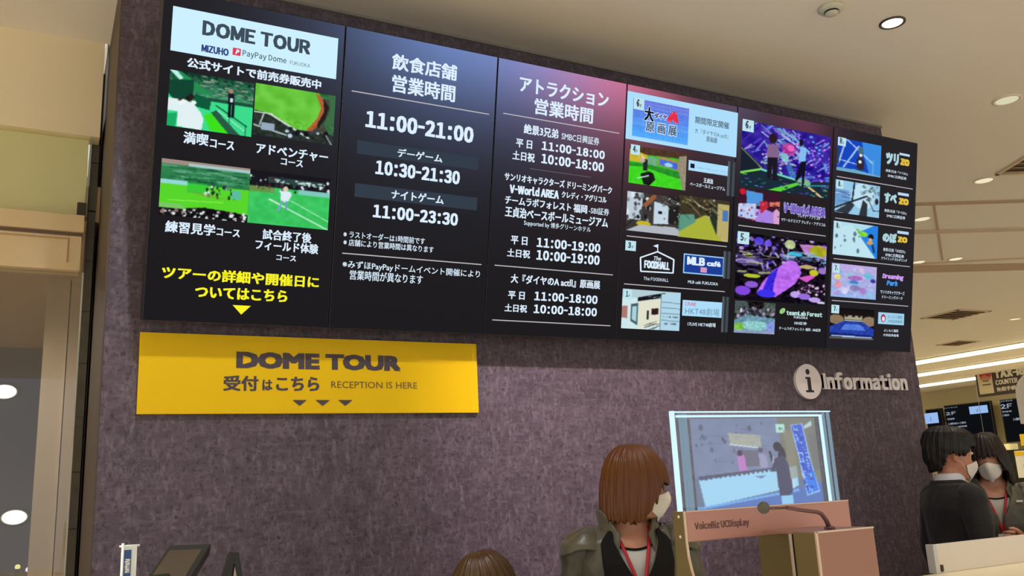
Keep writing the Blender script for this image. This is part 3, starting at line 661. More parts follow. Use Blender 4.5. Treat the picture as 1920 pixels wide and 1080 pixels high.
T(3, 'A', (1248, 229), (1271, 212), emat('logo_red2', (226, 50, 70)), .08, z=.009, slant=.2, outline=WO); T(3, '原 画 展', (1209, 246), (1267.6, 238), emat('ink_slate', (70, 92, 110)), .02, z=.007, outline=WO)
T(3, '期間限定開催', (1301.9, 231), (1366.4, 230), INK, .015); T(3, '大『ダイヤのA actⅡ』', (1301.6, 249.8), (1364.8, 251.5), INK, .0); T(3, '原画展', (1323.2, 265.7), (1344, 259.5), INK, .01)
c = Cv(92, 76, (60, 190, 40)).grad((190, 160, 40), (210, 190, 60), 0, .42, 0, .3).poly([(0, 0), (1, 0), (1, .16), (.3, .2), (.0, .1)], (80, 56, 40)).poly([(.3, .22), (.48, .24), (.48, .46), (.3, .44)], (110, 170, 130)).poly([(.5, .18), (.86, .24), (.86, .5), (.5, .42)], (170, 140, 80)).poly([(.52, .25), (.84, .3), (.84, .48), (.52, .4)], (70, 110, 220)).ell(.68, .38, .07, .06, (160, 210, 250)).poly([(.86, .1), (1, .06), (1, 1), (.92, 1), (.86, .6)], (150, 140, 120)).poly([(0, .46), (.3, .44), (.86, .52), (.9, .7), (.0, .6)], (30, 120, 40), .7)
c.poly([(0, .56), (.22, .52), (.9, .72), (.94, 1), (0, 1)], (66, 214, 36)).line((.2, .2), (.26, .34), .02, (240, 240, 240)).rect(.24, .32, .31, .62, (40, 40, 44)).ell(.22, .36, .05, .06, (200, 170, 160)).poly([(.2, .72), (.34, .62), (.42, .66), (.46, .82), (.36, 1), (.26, .98)], (24, 28, 26)).line((.16, .84), (.34, .74), .03, (200, 225, 215)).noise(14, 4, 10).blur(1)
P(3, (1180.8, 271.5), (1284, 357.5), c); chip(3, (1182, 270.3), (1198.2, 291.6), '4F')
Q(3, (1290.8, 300), (1363.7, 330.5), CARD); Q(3, (1293.5, 306.5), (1301, 316), emat('ink_black', (24, 26, 40)), .005, 'logo_square'); T(3, '王貞治ベースボールミュージアム', (1305, 315), (1361, 322), INK, .0, z=.005, res=1); T(3, 'SUPPORTED BY', (1334, 326), (1361, 328.5), INK, .0, z=.005, res=1)
T(3, '王貞治', (1318, 342.8), (1336.3, 336)); T(3, 'ベースボールミュージアム', (1292.4, 348.5), (1358.6, 351), bold=.015)
c = Cv(84, 70, (60, 56, 54)).poly([(0, 0), (.3, 0), (.26, .7), (0, .7)], (190, 205, 215)).dots(15, 26, 0, .05, .45, .7, .03, .06, [(30, 30, 34), (215, 230, 240), (70, 70, 76), (130, 140, 150)]).line((.34, .3), (.5, .06), .1, (150, 92, 60)).poly([(.5, .18), (.78, .26), (.78, .72), (.5, .76)], (196, 214, 228)).rect(.58, .42, .66, .48, (20, 20, 24)).rect(.66, .2, .72, .28, (100, 110, 130)).poly([(.76, 0), (1, 0), (1, .72), (.78, .7)], (34, 32, 32)).dots(16, 20, .7, 0, 1, .7, .014, .02, [(230, 230, 225), (80, 76, 70), (20, 20, 20)]).ell(.32, .78, .13, .07, (196, 180, 40)).poly([(0, 1), (.25, .82), (.9, .78), (1, .84), (1, 1)], (178, 182, 190)).line((0, .9), (.2, .6), .02, (24, 24, 24)).strokes(17, 14, .5, 0, 1, .2, .2, (.2, .6), .015, [(190, 195, 195), (90, 88, 84)]).blur(1)
P(3, (1176, 358), (1272.4, 442.5), c)
c = Cv(80, 72, (62, 56, 40)).poly([(.0, 1), (0, .8), (.5, .42), (.6, .42), (1, 1)], (170, 178, 60)).poly([(.56, .42), (.6, .42), (1, .84), (1, 1), (.9, 1)], (190, 186, 160)).poly([(0, .48), (.3, .42), (.34, .6), (0, .9)], (90, 150, 130)).poly([(.6, .36), (.76, .12), (.76, .86), (.62, .5)], (40, 52, 40)).poly([(.76, .1), (1, .1), (1, 1), (.76, .86)], (186, 172, 110)).rect(.86, .24, .98, .5, (70, 120, 190)).dots(18, 34, 0, 0, .8, .42, .018, .022, [(225, 215, 170), (30, 26, 20), (130, 110, 70), (200, 190, 150), (30, 28, 24)]).strokes(18, 16, 0, 0, .7, .3, .25, (.4, 1.0), .018, [(140, 120, 80), (30, 26, 20), (190, 180, 150)]).blur(1)
P(3, (1273, 365), (1364, 454), c)
LN(3, (1174.4, 441.9), (1362, 462.8)); chip(3, (1172, 450.6), (1190.8, 471.1), '3F')
hs = [BP.uvp(*p) for p in ((1200, 483), (1232, 472), (1262.5, 487), (1261, 512), (1200.5, 508.6))]; mb = MB()
for i in range(5):
    p = hs[i]; q = hs[(i+1) % 5]; mb.tube([(p[0]-3*W, p[1], .004), (q[0]-3*W, q[1], .004)], .0035, 6)
p = BP.uvp(1232, 472); mb.tube([(p[0]-3*W, p[1], .004), (p[0]-3*W, p[1]+.035, .004)], .002, 6); mb.add([(p[0]-3*W, p[1]+.036, .004), (p[0]-3*W, p[1]+.018, .004), (p[0]-3*W-.028, p[1]+.026, .004)], [(0, 1, 2)])
mb.obj('logo_outline', W_EMIT, disp[3])
T(3, 'FOODHALL', (1206.5, 502.5), (1255, 492), bold=.04); T(3, 'The', (1223.6, 488), (1238.3, 481), bold=.02, slant=.2); T(3, 'The FOODHALL', (1205.6, 525), (1252.8, 522.3), bold=.01)
Q(3, (1281.4, 475), (1355, 518.6), emat('card_white_rim', (150, 200, 240))); Q(3, (1283, 477.5), (1353.5, 516.2), emat('card_navy', (30, 62, 150)), .0045)
T(3, 'MLB', (1286.5, 496), (1320.8, 484), bold=.05, z=.006); T(3, 'café', (1323.6, 498.5), (1350, 491), bold=.04, z=.006)
a = R(3, (1312, 510.5), (1324, 502)); MB().box((a[0], a[1], .005), (a[2], a[3], .006)).obj('emblem', emat('emblem_pink', (220, 150, 190)), disp[3]); LN(3, (1292, 504), (1312, 506), .002, emat('line_blue', (120, 160, 230))); LN(3, (1326, 507), (1345, 509), .002, emat('line_blue', (120, 160, 230)))
T(3, 'MLB café FUKUOKA', (1288.9, 531), (1345.3, 530), bold=.01); LN(3, (1169.4, 532.2), (1358.3, 546.9))
c = Cv(92, 70, (206, 232, 236)).poly([(0, 0), (1, 0), (1, .1), (.6, .2), (0, .22)], (180, 206, 214)).poly([(.26, .2), (.72, .04), (.72, .16), (.26, .3)], (22, 22, 26)).strokes(21, 5, .4, .14, .66, .18, .05, (-.35, -.2), .02, [(150, 190, 200)]).poly([(.28, .3), (.64, .2), (.64, .86), (.28, 1)], (226, 226, 204)).rect(.42, .52, .46, .74, (20, 24, 28)).poly([(.5, .46), (.62, .44), (.62, .6), (.5, .62)], (50, 30, 34)).poly([(.15, .38), (.27, .34), (.27, .9), (.15, .8)], (70, 90, 100)).poly([(.17, .44), (.25, .42), (.25, .82), (.17, .75)], (170, 210, 216)).poly([(.0, .44), (.1, .42), (.1, .74), (0, .72)], (170, 120, 110)).strokes(22, 7, .3, .86, .6, 1, .16, (-.7, -.5), .02, [(70, 76, 76)]).poly([(.66, .08), (1, .0), (1, 1), (.66, 1)], (176, 214, 232))
for y in (.28, .42, .56, .74): c.line((.68, y), (1, y+.01), .014, (84, 108, 126))
for y in (.64, .82): c.dots(int(y*100), 6, .7, y, .98, y+.01, .014, .02, [(80, 96, 110)])
c.line((.66, .08), (.66, 1), .02, (90, 120, 130)).blur(1)
P(3, (1167.2, 541), (1272.6, 620.6), c); chip(3, (1169, 542), (1183, 562), '1F')
Q(3, (1279.4, 562.2), (1352, 596), CARD); T(3, '17LIVE', (1283, 572.5), (1304, 567.5), REDE, .02, z=.005); T(3, 'HKT48劇場', (1283.3, 589.5), (1347.8, 579.5), emat('ink_pale', (110, 140, 160)), .0, z=.005); T(3, '17LIVE HKT48劇場', (1288.3, 611), (1341, 606), bold=.01)
for (tl, br) in (((1364.5, 302), (1376.4, 369)), ((1356.5, 470.6), (1368, 523.3)), ((1354, 556), (1364, 623.3))):
    P(3, tl, br, Cv(9, 8, (36, 38, 42)).rect(.0, 0, .3, 1, (86, 96, 104)).rect(.55, 0, .85, 1, (70, 78, 86)).blur(1))
# --- display 5
c = Cv(150, 132, (52, 34, 150)).noise(30, 12, 26).strokes(31, 70, 0, 0, 1, .6, .12, (-1.2, -.5), .018, [(90, 70, 220), (150, 130, 240), (60, 30, 170), (120, 180, 230), (190, 160, 230)]).strokes(32, 40, .2, .0, .6, .4, .16, (.5, 1.1), .016, [(110, 200, 210), (190, 210, 240), (130, 90, 200)])
c.ell(.52, .32, .08, .1, (210, 60, 150), .7).ell(.54, .3, .04, .05, (250, 110, 190), .8).dots(33, 110, .55, .05, 1, .75, .014, .016, [(150, 120, 240), (220, 130, 220), (40, 30, 160), (90, 160, 230), (90, 60, 200)]).dots(34, 60, .2, .45, .6, .75, .01, .012, [(170, 200, 180), (90, 130, 90), (200, 220, 200), (50, 60, 70)]).poly([(0, .4), (.3, .74), (.3, .9), (0, .85)], (26, 34, 50)).line((0, .42), (.26, .72), .012, (150, 160, 110)).ell(.48, .46, .04, .07, (150, 220, 220), .8).poly([(.52, .5), (.66, .8), (.56, .8), (.5, .6)], (60, 130, 200), .7)
c.poly([(0, .82), (.3, .72), (.6, .78), (1, .74), (1, 1), (0, 1)], (26, 44, 58)).line((0, .8), (.22, .7), .03, (130, 220, 80)).line((.22, .7), (.62, .78), .03, (110, 220, 200)).ell(.7, .8, .08, .07, (150, 220, 160), .8).poly([(.3, 1), (.62, .82), (.66, .84), (.44, 1)], (90, 210, 60)).line((.76, .86), (.92, 1), .03, (230, 200, 130)).dots(35, 60, 0, .8, 1, 1, .018, .008, [(60, 140, 160), (40, 90, 80), (90, 60, 160), (110, 190, 90), (20, 30, 50)]).strokes(36, 14, .6, .6, 1, .85, .16, (-.5, -.2), .014, [(60, 180, 200), (110, 90, 230)])
c.ell(.34, .2, .045, .08, (44, 26, 36)).poly([(.28, .3), (.4, .28), (.42, .5), (.28, .5)], (130, 100, 140)).poly([(.29, .5), (.4, .48), (.4, .84), (.35, .84), (.345, .6), (.33, .84), (.29, .82)], (30, 24, 38)).ell(.655, .18, .025, .06, (30, 20, 40)).poly([(.65, .24), (.7, .24), (.76, .3), (.75, .33), (.72, .3), (.71, .48), (.63, .48)], (130, 190, 240)).poly([(.66, .48), (.72, .46), (.71, .7), (.7, .88), (.68, .88), (.68, .68), (.62, .8), (.6, .78)], (18, 16, 34)).blur(1)
P(4, (1391.5, 224.7), (1552.5, 372.9), c); chip(4, (1391.5, 223), (1411.7, 249), '6F')
c = Cv(66, 58, (60, 24, 40)).poly([(.18, .04), (.58, .08), (.58, .5), (.2, .44)], (80, 150, 220)).poly([(.0, .5), (.16, .46), (.42, .44), (.42, .95), (0, .9)], (190, 200, 235)).poly([(.4, .6), (.64, .56), (1, .7), (1, 1), (.42, 1)], (170, 130, 225)).ell(.1, .1, .07, .1, (210, 30, 50)).poly([(.5, .34), (.7, .3), (.72, .5), (.54, .72)], (190, 40, 60)).poly([(.74, .32), (1, .26), (1, .42), (.74, .46)], (220, 120, 100)).poly([(.84, .6), (.92, .5), (1, .6), (1, 1), (.86, 1)], (215, 160, 200)).dots(38, 30, 0, .4, 1, 1, .02, .03, [(230, 225, 250), (90, 60, 120), (60, 100, 190), (200, 90, 110)]).strokes(39, 10, .6, .2, 1, .5, .08, (-.5, .5), .02, [(230, 60, 60), (60, 30, 50)]).blur(1)
P(4, (1385, 352.5), (1460, 421), c)
T(4, 'V-World AREA', (1466, 398), (1547, 390), emat('logo_violet', (120, 90, 190)), .06, z=.006, slant=.1, outline=(.007, emat('outline_white', (0, 0, 0)))); T(4, 'クレディ・アグリコル', (1495, 407.6), (1536.7, 405), bold=.01); T(4, 'Vワールドエリア クレディ・アグリコル', (1463.8, 414.5), (1547, 419), bold=.012)
LN(4, (1383.6, 421.7), (1547.3, 443.3))
c = Cv(146, 126, (20, 14, 26)).dots(41, 200, 0, 0, 1, .5, .02, .02, [(70, 50, 180), (130, 100, 190), (20, 14, 26), (24, 18, 30), (180, 150, 210), (16, 12, 20), (90, 80, 140)]).strokes(42, 50, .2, .05, .7, .55, .08, (.6, 2.0), .018, [(190, 160, 230), (30, 20, 44), (130, 110, 190), (220, 200, 240), (20, 14, 26)]).ell(.24, .1, .05, .06, (90, 70, 220)).ell(.34, .12, .04, .05, (110, 80, 230)).ell(.58, .1, .06, .07, (190, 200, 150)).poly([(.68, .08), (1, .06), (1, .28), (.76, .24)], (190, 130, 200)).ell(.9, .16, .1, .09, (170, 170, 40)).ell(.64, .24, .08, .04, (60, 180, 210)).strokes(43, 26, .5, .2, 1, .34, .12, (-.1, .15), .018, [(120, 190, 210), (70, 110, 150), (180, 190, 220)]).ell(.12, .42, .13, .04, (160, 140, 210)).ell(.16, .36, .06, .02, (190, 200, 90)).strokes(44, 30, 0, .28, .3, .6, .12, (-.2, .2), .018, [(90, 80, 130), (20, 14, 26), (60, 50, 90), (180, 190, 120)])
c.poly([(.24, .86), (.3, .7), (.42, .5), (.54, .38), (.66, .36), (.72, .52), (.66, .68), (.56, .8), (.44, .92), (.32, .94)], (190, 110, 240)).ell(.6, .46, .09, .12, (186, 110, 236)).poly([(.28, .9), (.36, .6), (.46, .46), (.42, .7), (.4, .94)], (60, 40, 220)).noise(45, 5, 18).ell(.34, .88, .1, .06, (60, 50, 235)).poly([(.68, .6), (.86, .52), (.88, .56), (.78, .66)], (214, 90, 200)).ell(.18, .63, .09, .03, (180, 196, 50)).ell(.86, .5, .05, .05, (196, 196, 40)).ell(.78, .42, .08, .03, (190, 170, 110)).ell(.96, .46, .05, .05, (150, 120, 190)).ell(.09, .86, .08, .07, (130, 70, 220)).ell(.18, .76, .07, .05, (140, 90, 210)).ell(.66, .86, .06, .05, (190, 160, 240)).ell(.76, .88, .07, .05, (150, 110, 220)).ell(.88, .92, .07, .04, (190, 160, 235)).ell(.96, .96, .05, .02, (215, 205, 235)).poly([(.0, .95), (.2, .97), (.62, .94), (.62, 1), (0, 1)], (16, 12, 22)).dots(46, 50, .68, .68, 1, .84, .012, .014, [(200, 150, 200), (50, 34, 60), (120, 80, 130), (220, 200, 220)]).ell(.55, .62, .06, .03, (150, 70, 190), .5).blur(1)
P(4, (1380.8, 435), (1545, 572.8), c); chip(4, (1382.2, 433.3), (1402.9, 458.9), '5F')
c = Cv(66, 56, (52, 62, 70)).ell(.14, .2, .2, .26, (74, 86, 86)).ell(.86, .2, .18, .24, (70, 84, 78)).rect(.34, 0, .7, .2, (22, 16, 20)).dots(47, 60, 0, .2, 1, .5, .03, .04, [(40, 40, 50), (130, 120, 150), (26, 24, 30), (90, 100, 90), (170, 150, 180)]).poly([(0, .6), (.3, .42), (1, .5), (1, 1), (0, 1)], (110, 150, 170)).ell(.5, .75, .34, .15, (140, 200, 200)).ell(.12, .8, .12, .12, (120, 190, 70)).ell(.9, .78, .12, .18, (130, 150, 220)).noise(48, 2, 30).rect(0, .9, 1, 1, (170, 160, 200), .5).ell(.16, .3, .03, .07, (200, 210, 225)).blur(1)
P(4, (1377.6, 563.3), (1451, 627), c)
a = R(4, (1460, 588), (1472, 578)); MB().ell(((a[0]+a[2])/2, (a[1]+a[3])/2, .004), ((a[2]-a[0])*.5, (a[3]-a[1])*.45, .002), Matrix.Rotation(.5, 3, 'Z')).obj('emblem', emat('leaf_green', (150, 200, 120)), disp[4])
T(4, 'teamLab Forest', (1473.3, 590.5), (1540.7, 586), emat('text_mint', (190, 226, 222)), .04); T(4, 'FUKUOKA', (1487.3, 596.9), (1513.3, 594.2), bold=.02); T(4, 'SBI証券', (1487.8, 608.2), (1511.8, 604), bold=.01); T(4, 'チームラボフォレスト 福岡 - SBI証券', (1459.6, 618), (1537.8, 616.5), bold=.01)
# --- display 6
SKY = (60, 130, 220)
c = Cv(72, 64, (24, 70, 190)).poly([(.55, 0), (1, 0), (1, 1), (.75, 1), (.6, .4)], (60, 140, 225)).poly([(0, .9), (.4, .88), (1, .96), (1, 1), (0, 1)], (110, 170, 200)).line((.2, 0), (.8, .6), .03, (190, 220, 250)).line((.16, .86), (.48, .16), .04, (170, 205, 245)).line((.2, 0), (.04, .8), .035, (190, 215, 240)).line((.1, .66), (.6, .74), .025, (190, 215, 245)).line((.82, .5), (.82, 1), .02, (110, 170, 235)).ell(.53, .3, .06, .15, (70, 110, 130)).ell(.52, .46, .05, .1, (50, 44, 50)).ell(.53, .42, .035, .05, (230, 235, 245)).poly([(.44, .55), (.6, .52), (.62, .82), (.5, .9), (.44, .8)], (50, 40, 48)).ell(.52, .62, .035, .05, (235, 240, 250)).rect(0, .3, .05, .8, (40, 60, 110)).blur(1)
P(5, (1569.8, 257.5), (1649.6, 333), c); chip(5, (1570.2, 256.6), (1584.3, 275), 'RF')
c = Cv(72, 64, (150, 200, 232)).poly([(0, .25), (.3, .3), (.34, .62), (0, .8)], (110, 160, 210)).strokes(52, 10, .0, .35, .3, .7, .22, (-.1, .15), .02, [(60, 90, 150), (200, 225, 240), (90, 130, 180)]).ell(.62, .4, .26, .4, (190, 226, 245)).strokes(53, 40, .55, 0, 1, .5, .05, (0, 3), .04, [(70, 84, 80), (110, 130, 130), (170, 210, 225)]).line((.42, 0), (.38, .6), .04, (30, 40, 50)).line((0, .86), (.7, .38), .05, (40, 44, 50)).poly([(0, .98), (.36, .62), (.44, .7), (.3, 1)], (50, 56, 66)).poly([(.62, .5), (.72, .62), (.72, 1), (.54, 1)], (46, 54, 60)).line((.72, .4), (.86, .8), .02, (40, 50, 60)).line((.86, .8), (1, .78), .02, (40, 50, 60)).ell(.93, .5, .04, .1, (50, 40, 44)).blur(1)
P(5, (1566.3, 336), (1647, 409), c); chip(5, (1567.6, 337), (1579.5, 355), 'RF')
c = Cv(72, 64, (176, 220, 236)).poly([(.5, .3), (.9, 0), (1, 0), (1, 1), (.92, 1)], (40, 130, 225)).poly([(.1, .2), (.4, .04), (.96, 1), (0, 1), (0, .4)], (190, 228, 240)).ell(.66, .3, .1, .08, (150, 220, 50)).line((.52, .18), (.66, .34), .05, (120, 200, 60)).ell(.84, .36, .06, .09, (20, 24, 34)).ell(.83, .44, .04, .05, (220, 170, 150)).ell(.82, .54, .07, .06, (200, 160, 90)).dots(55, 10, .05, .3, .6, .9, .025, .05, [(50, 70, 84), (90, 120, 130)]).line((.88, .6), (.92, .8), .05, (30, 50, 80)).blur(1)
P(5, (1562.6, 413.5), (1643.4, 485.5), c); chip(5, (1564, 414.5), (1576, 433), 'RF')
c = Cv(72, 64, (176, 172, 226)).grad((190, 170, 225), (150, 180, 230), 0, 1).dots(56, 30, .05, .1, .95, .95, .05, .05, [(150, 200, 220), (200, 190, 235), (170, 150, 220), (220, 190, 220), (130, 180, 220)]).ell(.14, .4, .07, .08, (220, 220, 130)).ell(.16, .62, .08, .1, (220, 150, 170)).ell(.52, .4, .16, .07, (170, 110, 190)).ell(.5, .52, .1, .05, (70, 130, 200)).ell(.52, .7, .12, .09, (140, 130, 180)).ell(.8, .3, .08, .1, (110, 190, 215)).ell(.92, .44, .06, .06, (70, 60, 160)).ell(.7, .76, .08, .1, (170, 130, 200)).ell(.3, .8, .07, .1, (215, 215, 245)).ell(.84, .82, .07, .08, (150, 190, 235)).noise(57, 3, 12).blur(1)
P(5, (1559, 492.6), (1641, 562.2), c, label='pastel poster picture with small soft blobs'); chip(5, (1560.3, 494), (1572.5, 512), '7F')
c = Cv(72, 60, (18, 14, 16)).grad((20, 16, 18), (34, 26, 22), 0, .4).ell(.14, .38, .17, .15, (140, 118, 92)).ell(.88, .4, .16, .16, (146, 124, 98)).rect(.32, .24, .72, .36, (170, 166, 140)).rect(.34, .24, .4, .28, (30, 26, 24)).rect(.48, .24, .55, .28, (30, 26, 24)).rect(.62, .24, .68, .28, (30, 26, 24)).rect(.32, .38, .72, .42, (190, 205, 225)).poly([(.3, .43), (.74, .43), (1, .64), (1, .86), (0, .84), (0, .62)], (40, 66, 170)).poly([(.34, .52), (.7, .52), (.82, .7), (.2, .7)], (84, 124, 220)).line((.36, .44), (.22, .7), .02, (20, 30, 90)).line((.64, .44), (.84, .7), .02, (20, 30, 90)).noise(58, 3, 12, 0, .42, 1, .86).poly([(0, .8), (.9, .84), (1, .9), (0, .88)], (20, 36, 110)).line((.06, .9), (.94, .92), .04, (180, 200, 235)).rect(0, .94, 1, 1, (90, 88, 90)).blur(1)
P(5, (1556.5, 575.5), (1636.5, 638), c); chip(5, (1557.8, 571.1), (1571.8, 587.8), '7F')
OW = (.006, emat('outline_grey', (120, 140, 150)))
GRN = emat('logo_grad', (226, 196, 70)); CY = emat('logo_cyan', (176, 214, 222)); BW = emat('bar_white', (190, 215, 240))
def zo(lb, rt, kana, zl, zr, bl, br):
    T(5, kana, lb, rt, CY, .05, z=.006, outline=OW); Q(5, (bl[0], bl[1]), (br[0], br[1]), BW, .006, 'logo_bar')
    o = T(5, 'ZO', zl, zr, GRN, .08, z=.007, outline=(.005, emat('outline_red', (150, 40, 30))))
zo((1659, 307), (1684, 290), 'ツリ', (1686, 309.5), (1703.5, 300), (1685, 286.5), (1704, 294.5))
zo((1656, 379.5), (1680, 364.5), 'すべ', (1683, 383), (1702, 373.8), (1682, 360.5), (1702.3, 369))
zo((1653, 453), (1680, 439), 'のぼ', (1681, 454), (1699.5, 445.5), (1681, 432.5), (1702, 440.5))
for y0, a_, b_ in ((0, '絶景3兄弟「ツリZO」', 'SMBC日興証券'), (75.2, '絶景3兄弟「すべZO」', 'SMBC日興証券'), (148.6, '絶景3兄弟「のぼZO」', 'SMBC日興証券')):
    x = -y0*.032; T(5, a_, (1659.7+x, 322+y0), (1701+x, 324.2+y0*.975), bold=.01); T(5, b_, (1663.5+x, 332+y0), (1698.7+x, 332.5+y0*.98), bold=.01)
T(5, 'クライミング ボルダリング', (1651, 486.5), (1699.6, 486.3), bold=.01)
LN(5, (1568.3, 328.2+5.5), (1710.8, 352)); LN(5, (1565, 406+5), (1708.3, 426.2)); LN(5, (1562.2, 485), (1705, 500)); LN(5, (1558.9, 563.3), (1702.2, 574))
T(5, 'Dreaming', (1652.7, 524), (1692.2, 516), emat('logo_pinkish', (206, 160, 240)), .05, slant=.2); T(5, 'Park', (1661, 535), (1682, 527), emat('logo_azure', (70, 150, 230)), .05, slant=.2)
T(5, 'サンリオキャラクターズ', (1649.6, 550.3), (1694.9, 547.2), bold=.01); T(5, 'ドリーミングパーク', (1652.7, 559.6), (1691, 556.5), bold=.01)
Q(5, (1646.2, 585.1), (1693.8, 610), emat('card_pale_blue', (160, 210, 235)))
a = R(5, (1650, 605), (1659.5, 588)); cxx, cyy = (a[0]+a[2])/2, (a[1]+a[3])/2; rr = (a[2]-a[0])/2
MB().prism([(cxx+rr*math.cos(t), cyy+rr*1.15*math.sin(t)) for t in np.linspace(0, 6.283, 24, endpoint=False)], .004, .005).obj('emblem', emat('emblem_red', (170, 60, 84)), disp[5])
MB().prism([(cxx+rr*.6*math.cos(t), cyy-rr*.2+rr*.7*math.sin(t)) for t in np.linspace(0, 6.283, 20, endpoint=False)], .0055, .006).obj('emblem', emat('emblem_white', (225, 225, 240)), disp[5])
T(5, 'よしもと福岡', (1663, 596.5), (1690, 592), emat('ink_pale2', (90, 130, 160)), .01, z=.006, res=1); T(5, '大和証券劇場', (1663, 605), (1690, 600.8), emat('ink_pale2', (90, 130, 160)), .01, z=.006, res=1)
T(5, 'よしもと福岡', (1656.2, 621.8), (1682.9, 618), bold=.01); T(5, '大和証券劇場', (1654.4, 630.2), (1683.8, 626.8), bold=.01)

# ------------------------------------------------------------------ signs on the wall
WP = Plane((0, YW-.018, 0), (1, 0, 0), (0, 0, 1))
r = WP.rect((256, 776.4), (896, 645.2)); zt = WP.uvp(262.2, 623.3)[1]; u0, v0, u1, v1 = .30575, r[1], 1.68148, 2.1252
t = thing('reception_sign', 'long yellow tour reception sign on the wall under the displays', 'sign', WP.mat(u0, v0)); w, h = u1-u0, v1-v0
MB().box((0, 0, -.017), (w, h, 0)).obj('panel', mat('yellow_sign', (236, 194, 4), .5, spec=.2), t, bevel=.0015)
def ws(lb, rt): q = WP.rect(lb, rt); return (q[0]-u0, q[1]-v0, q[2]-u0, q[3]-v0)
M_SI = mat('sign_dark_ink', (70, 58, 66), .5)
k = 2.8235
text('lettering', 'DOME TOUR', ws((240+572/k, 600+255/k), (240+1443/k, 600+190/k)), M_SI, t, z=.0012, bold=.05, face='b')
text('lettering', '受付', ws((240+503/k, 600+375/k), (240+692/k, 600+296/k)), M_SI, t, z=.0012, bold=.03)
text('lettering', 'は', ws((240+710/k, 600+373/k), (240+765/k, 600+317/k)), M_SI, t, z=.0012, bold=.03)
text('lettering', 'こちら', ws((240+783/k, 600+375/k), (240+1013/k, 600+302/k)), M_SI, t, z=.0012, bold=.03)
text('lettering', 'RECEPTION IS HERE', ws((240+1075/k, 600+360/k), (240+1530/k, 600+330/k)), mat('sign_brown_ink', (110, 86, 40), .5), t, z=.0012, bold=.006, face='b')
for x in (908, 1030, 1150):
    a = ws((240+(x-38)/k, 600+455/k), (240+(x+38)/k, 600+424/k)); MB().prism([(a[0], a[3]), ((a[0]+a[2])/2, a[1]), (a[2], a[3])], .001, .002).obj('arrow', M_SI, t)
# information sign: disc with an i, raised letters
r = WP.rect((1495.5, 741), (1537, 689)); cx, cz = (r[0]+r[2])/2, (WP.uvp(1514, 688)[1]+WP.uvp(1518, 742.5)[1])/2; rad = (r[2]-r[0])/2
M_IW = mat('sign_white', (236, 228, 228), .45)
t = thing('information_sign', 'white raised Information lettering beside a round i disc on the dark wall', 'sign', WP.mat(cx, cz))
MB().prism([(rad*math.cos(a), rad*math.sin(a)) for a in np.linspace(0, 2*math.pi, 48, endpoint=False)], -.017, .0).obj('disc', M_IW, t)
M_II = mat('i_black', (26, 20, 24), .5); s = rad
MB().prism([(-.02*s+.15*s*math.cos(a), .55*s+.16*s*math.sin(a)) for a in np.linspace(0, 2*math.pi, 24, endpoint=False)], .0, .0015).prism([(-.24*s, .25*s), (.14*s, .25*s), (.14*s, -.5*s), (.3*s, -.5*s), (.3*s, -.62*s), (-.3*s, -.62*s), (-.3*s, -.5*s), (-.12*s, -.5*s), (-.12*s, .14*s), (-.24*s, .14*s)], .0, .0015).obj('letter_i', M_II, t)
k = 5.647
q = WP.rect((1400+828/k, 660+395/k), (1400+1692/k, 660+250/k)); ztop = WP.uvp(1400+830/k, 660+225/k)[1]
text('lettering', 'Information', (q[0]-cx, q[1]-cz, q[2]-cx, ztop-cz+.008), M_IW, t, z=-.017, bold=.055, depth=.015, res=4)

# ------------------------------------------------------------------ reception counter
YC = 2.378; ZT = 1.10
t = thing('reception_counter', 'long reception counter with a pale cream top, seen at the lower right', 'counter', (0, 0, 0))
MB().box((-1.2, 1.30, ZT-.04), (6.4, YC, ZT)).obj('countertop', mat('cream_countertop', (248, 236, 204), .35), t, bevel=.004)
MB().box((-1.15, 1.36, 0.08), (6.35, 1.42, ZT-.04)).obj('front_panel', mat('counter_front', (225, 222, 214), .5), t)
MB().box((-1.15, 1.42, 0), (6.35, 1.48, .08)).obj('plinth', M_BLACK, t)
for x in (-1.15, 1.3, 3.9, 6.3): MB().box((x, 1.42, 0), (x+.04, 2.3, ZT-.04)).obj('side_panel', M_WHITE, t)
# low white screen on the counter
a = at_z(1753.5, 1076, ZT); zt = at_y(1747, 1021.5, a.y)
t = thing('desk_screen', 'low white desk partition standing on the back edge of the cream counter', 'partition', (a.x, a.y-.004, ZT+.0005))
ht = zt.z-ZT
MB().box((.02, 0, 0), (2.4, .012, ht)).obj('panel', mat('partition_white', (228, 220, 208), .45), t, bevel=.002)
MB().box((0, -.004, 0), (.02, .03, ht)).obj('end_post', mat('partition_edge', (205, 205, 205), .4), t, bevel=.002)
MB().tube([(.035, -.003, .006), (.035, -.003, .03)], .006).obj('fixing', mat('dark_fixing', (70, 50, 40)), t)
MB().box((.64, .0, ht), (.72, .012, ht+.012)).obj('clip', M_WHITE, t)

# ------------------------------------------------------------------ transparent talk display
YD = 1.72
def dv(px, py, Y=YD): p = at_y(px, py, Y); return p
M_ROSE = mat('rose_gold_metal', (196, 146, 132), .42, .35); M_OLIVE = mat('olive_side_metal', (128, 112, 72), .5, .3); M_EDGE = mat('light_edge_metal', (225, 200, 170), .3, .4)
x0 = dv(1258, 770).x; x1 = dv(1577, 935).x; zp0 = dv(1280, 959).z; ztp = dv(1400, 770).z; zpb = dv(1287, 1016).z
x1p = dv(1584, 941).x; x0p = dv(1276, 960).x+.006
t = thing('translation_display', 'transparent interpreter display with glowing edges on a rose metal stand', 'display', (x0, YD, ZT+.0005))
O = Vector((x0, YD, ZT+.0005))
def lo(p): return p-O
wG = x1-x0; z0 = zp0-O.z; z1 = ztp-O.z; zb = zpb-O.z
MB().box((.0, 0, z0-.02), (wG, .008, z1)).obj('glass_panel', glass('clear_glass', (250, 252, 253), .05), t, bevel=.003)
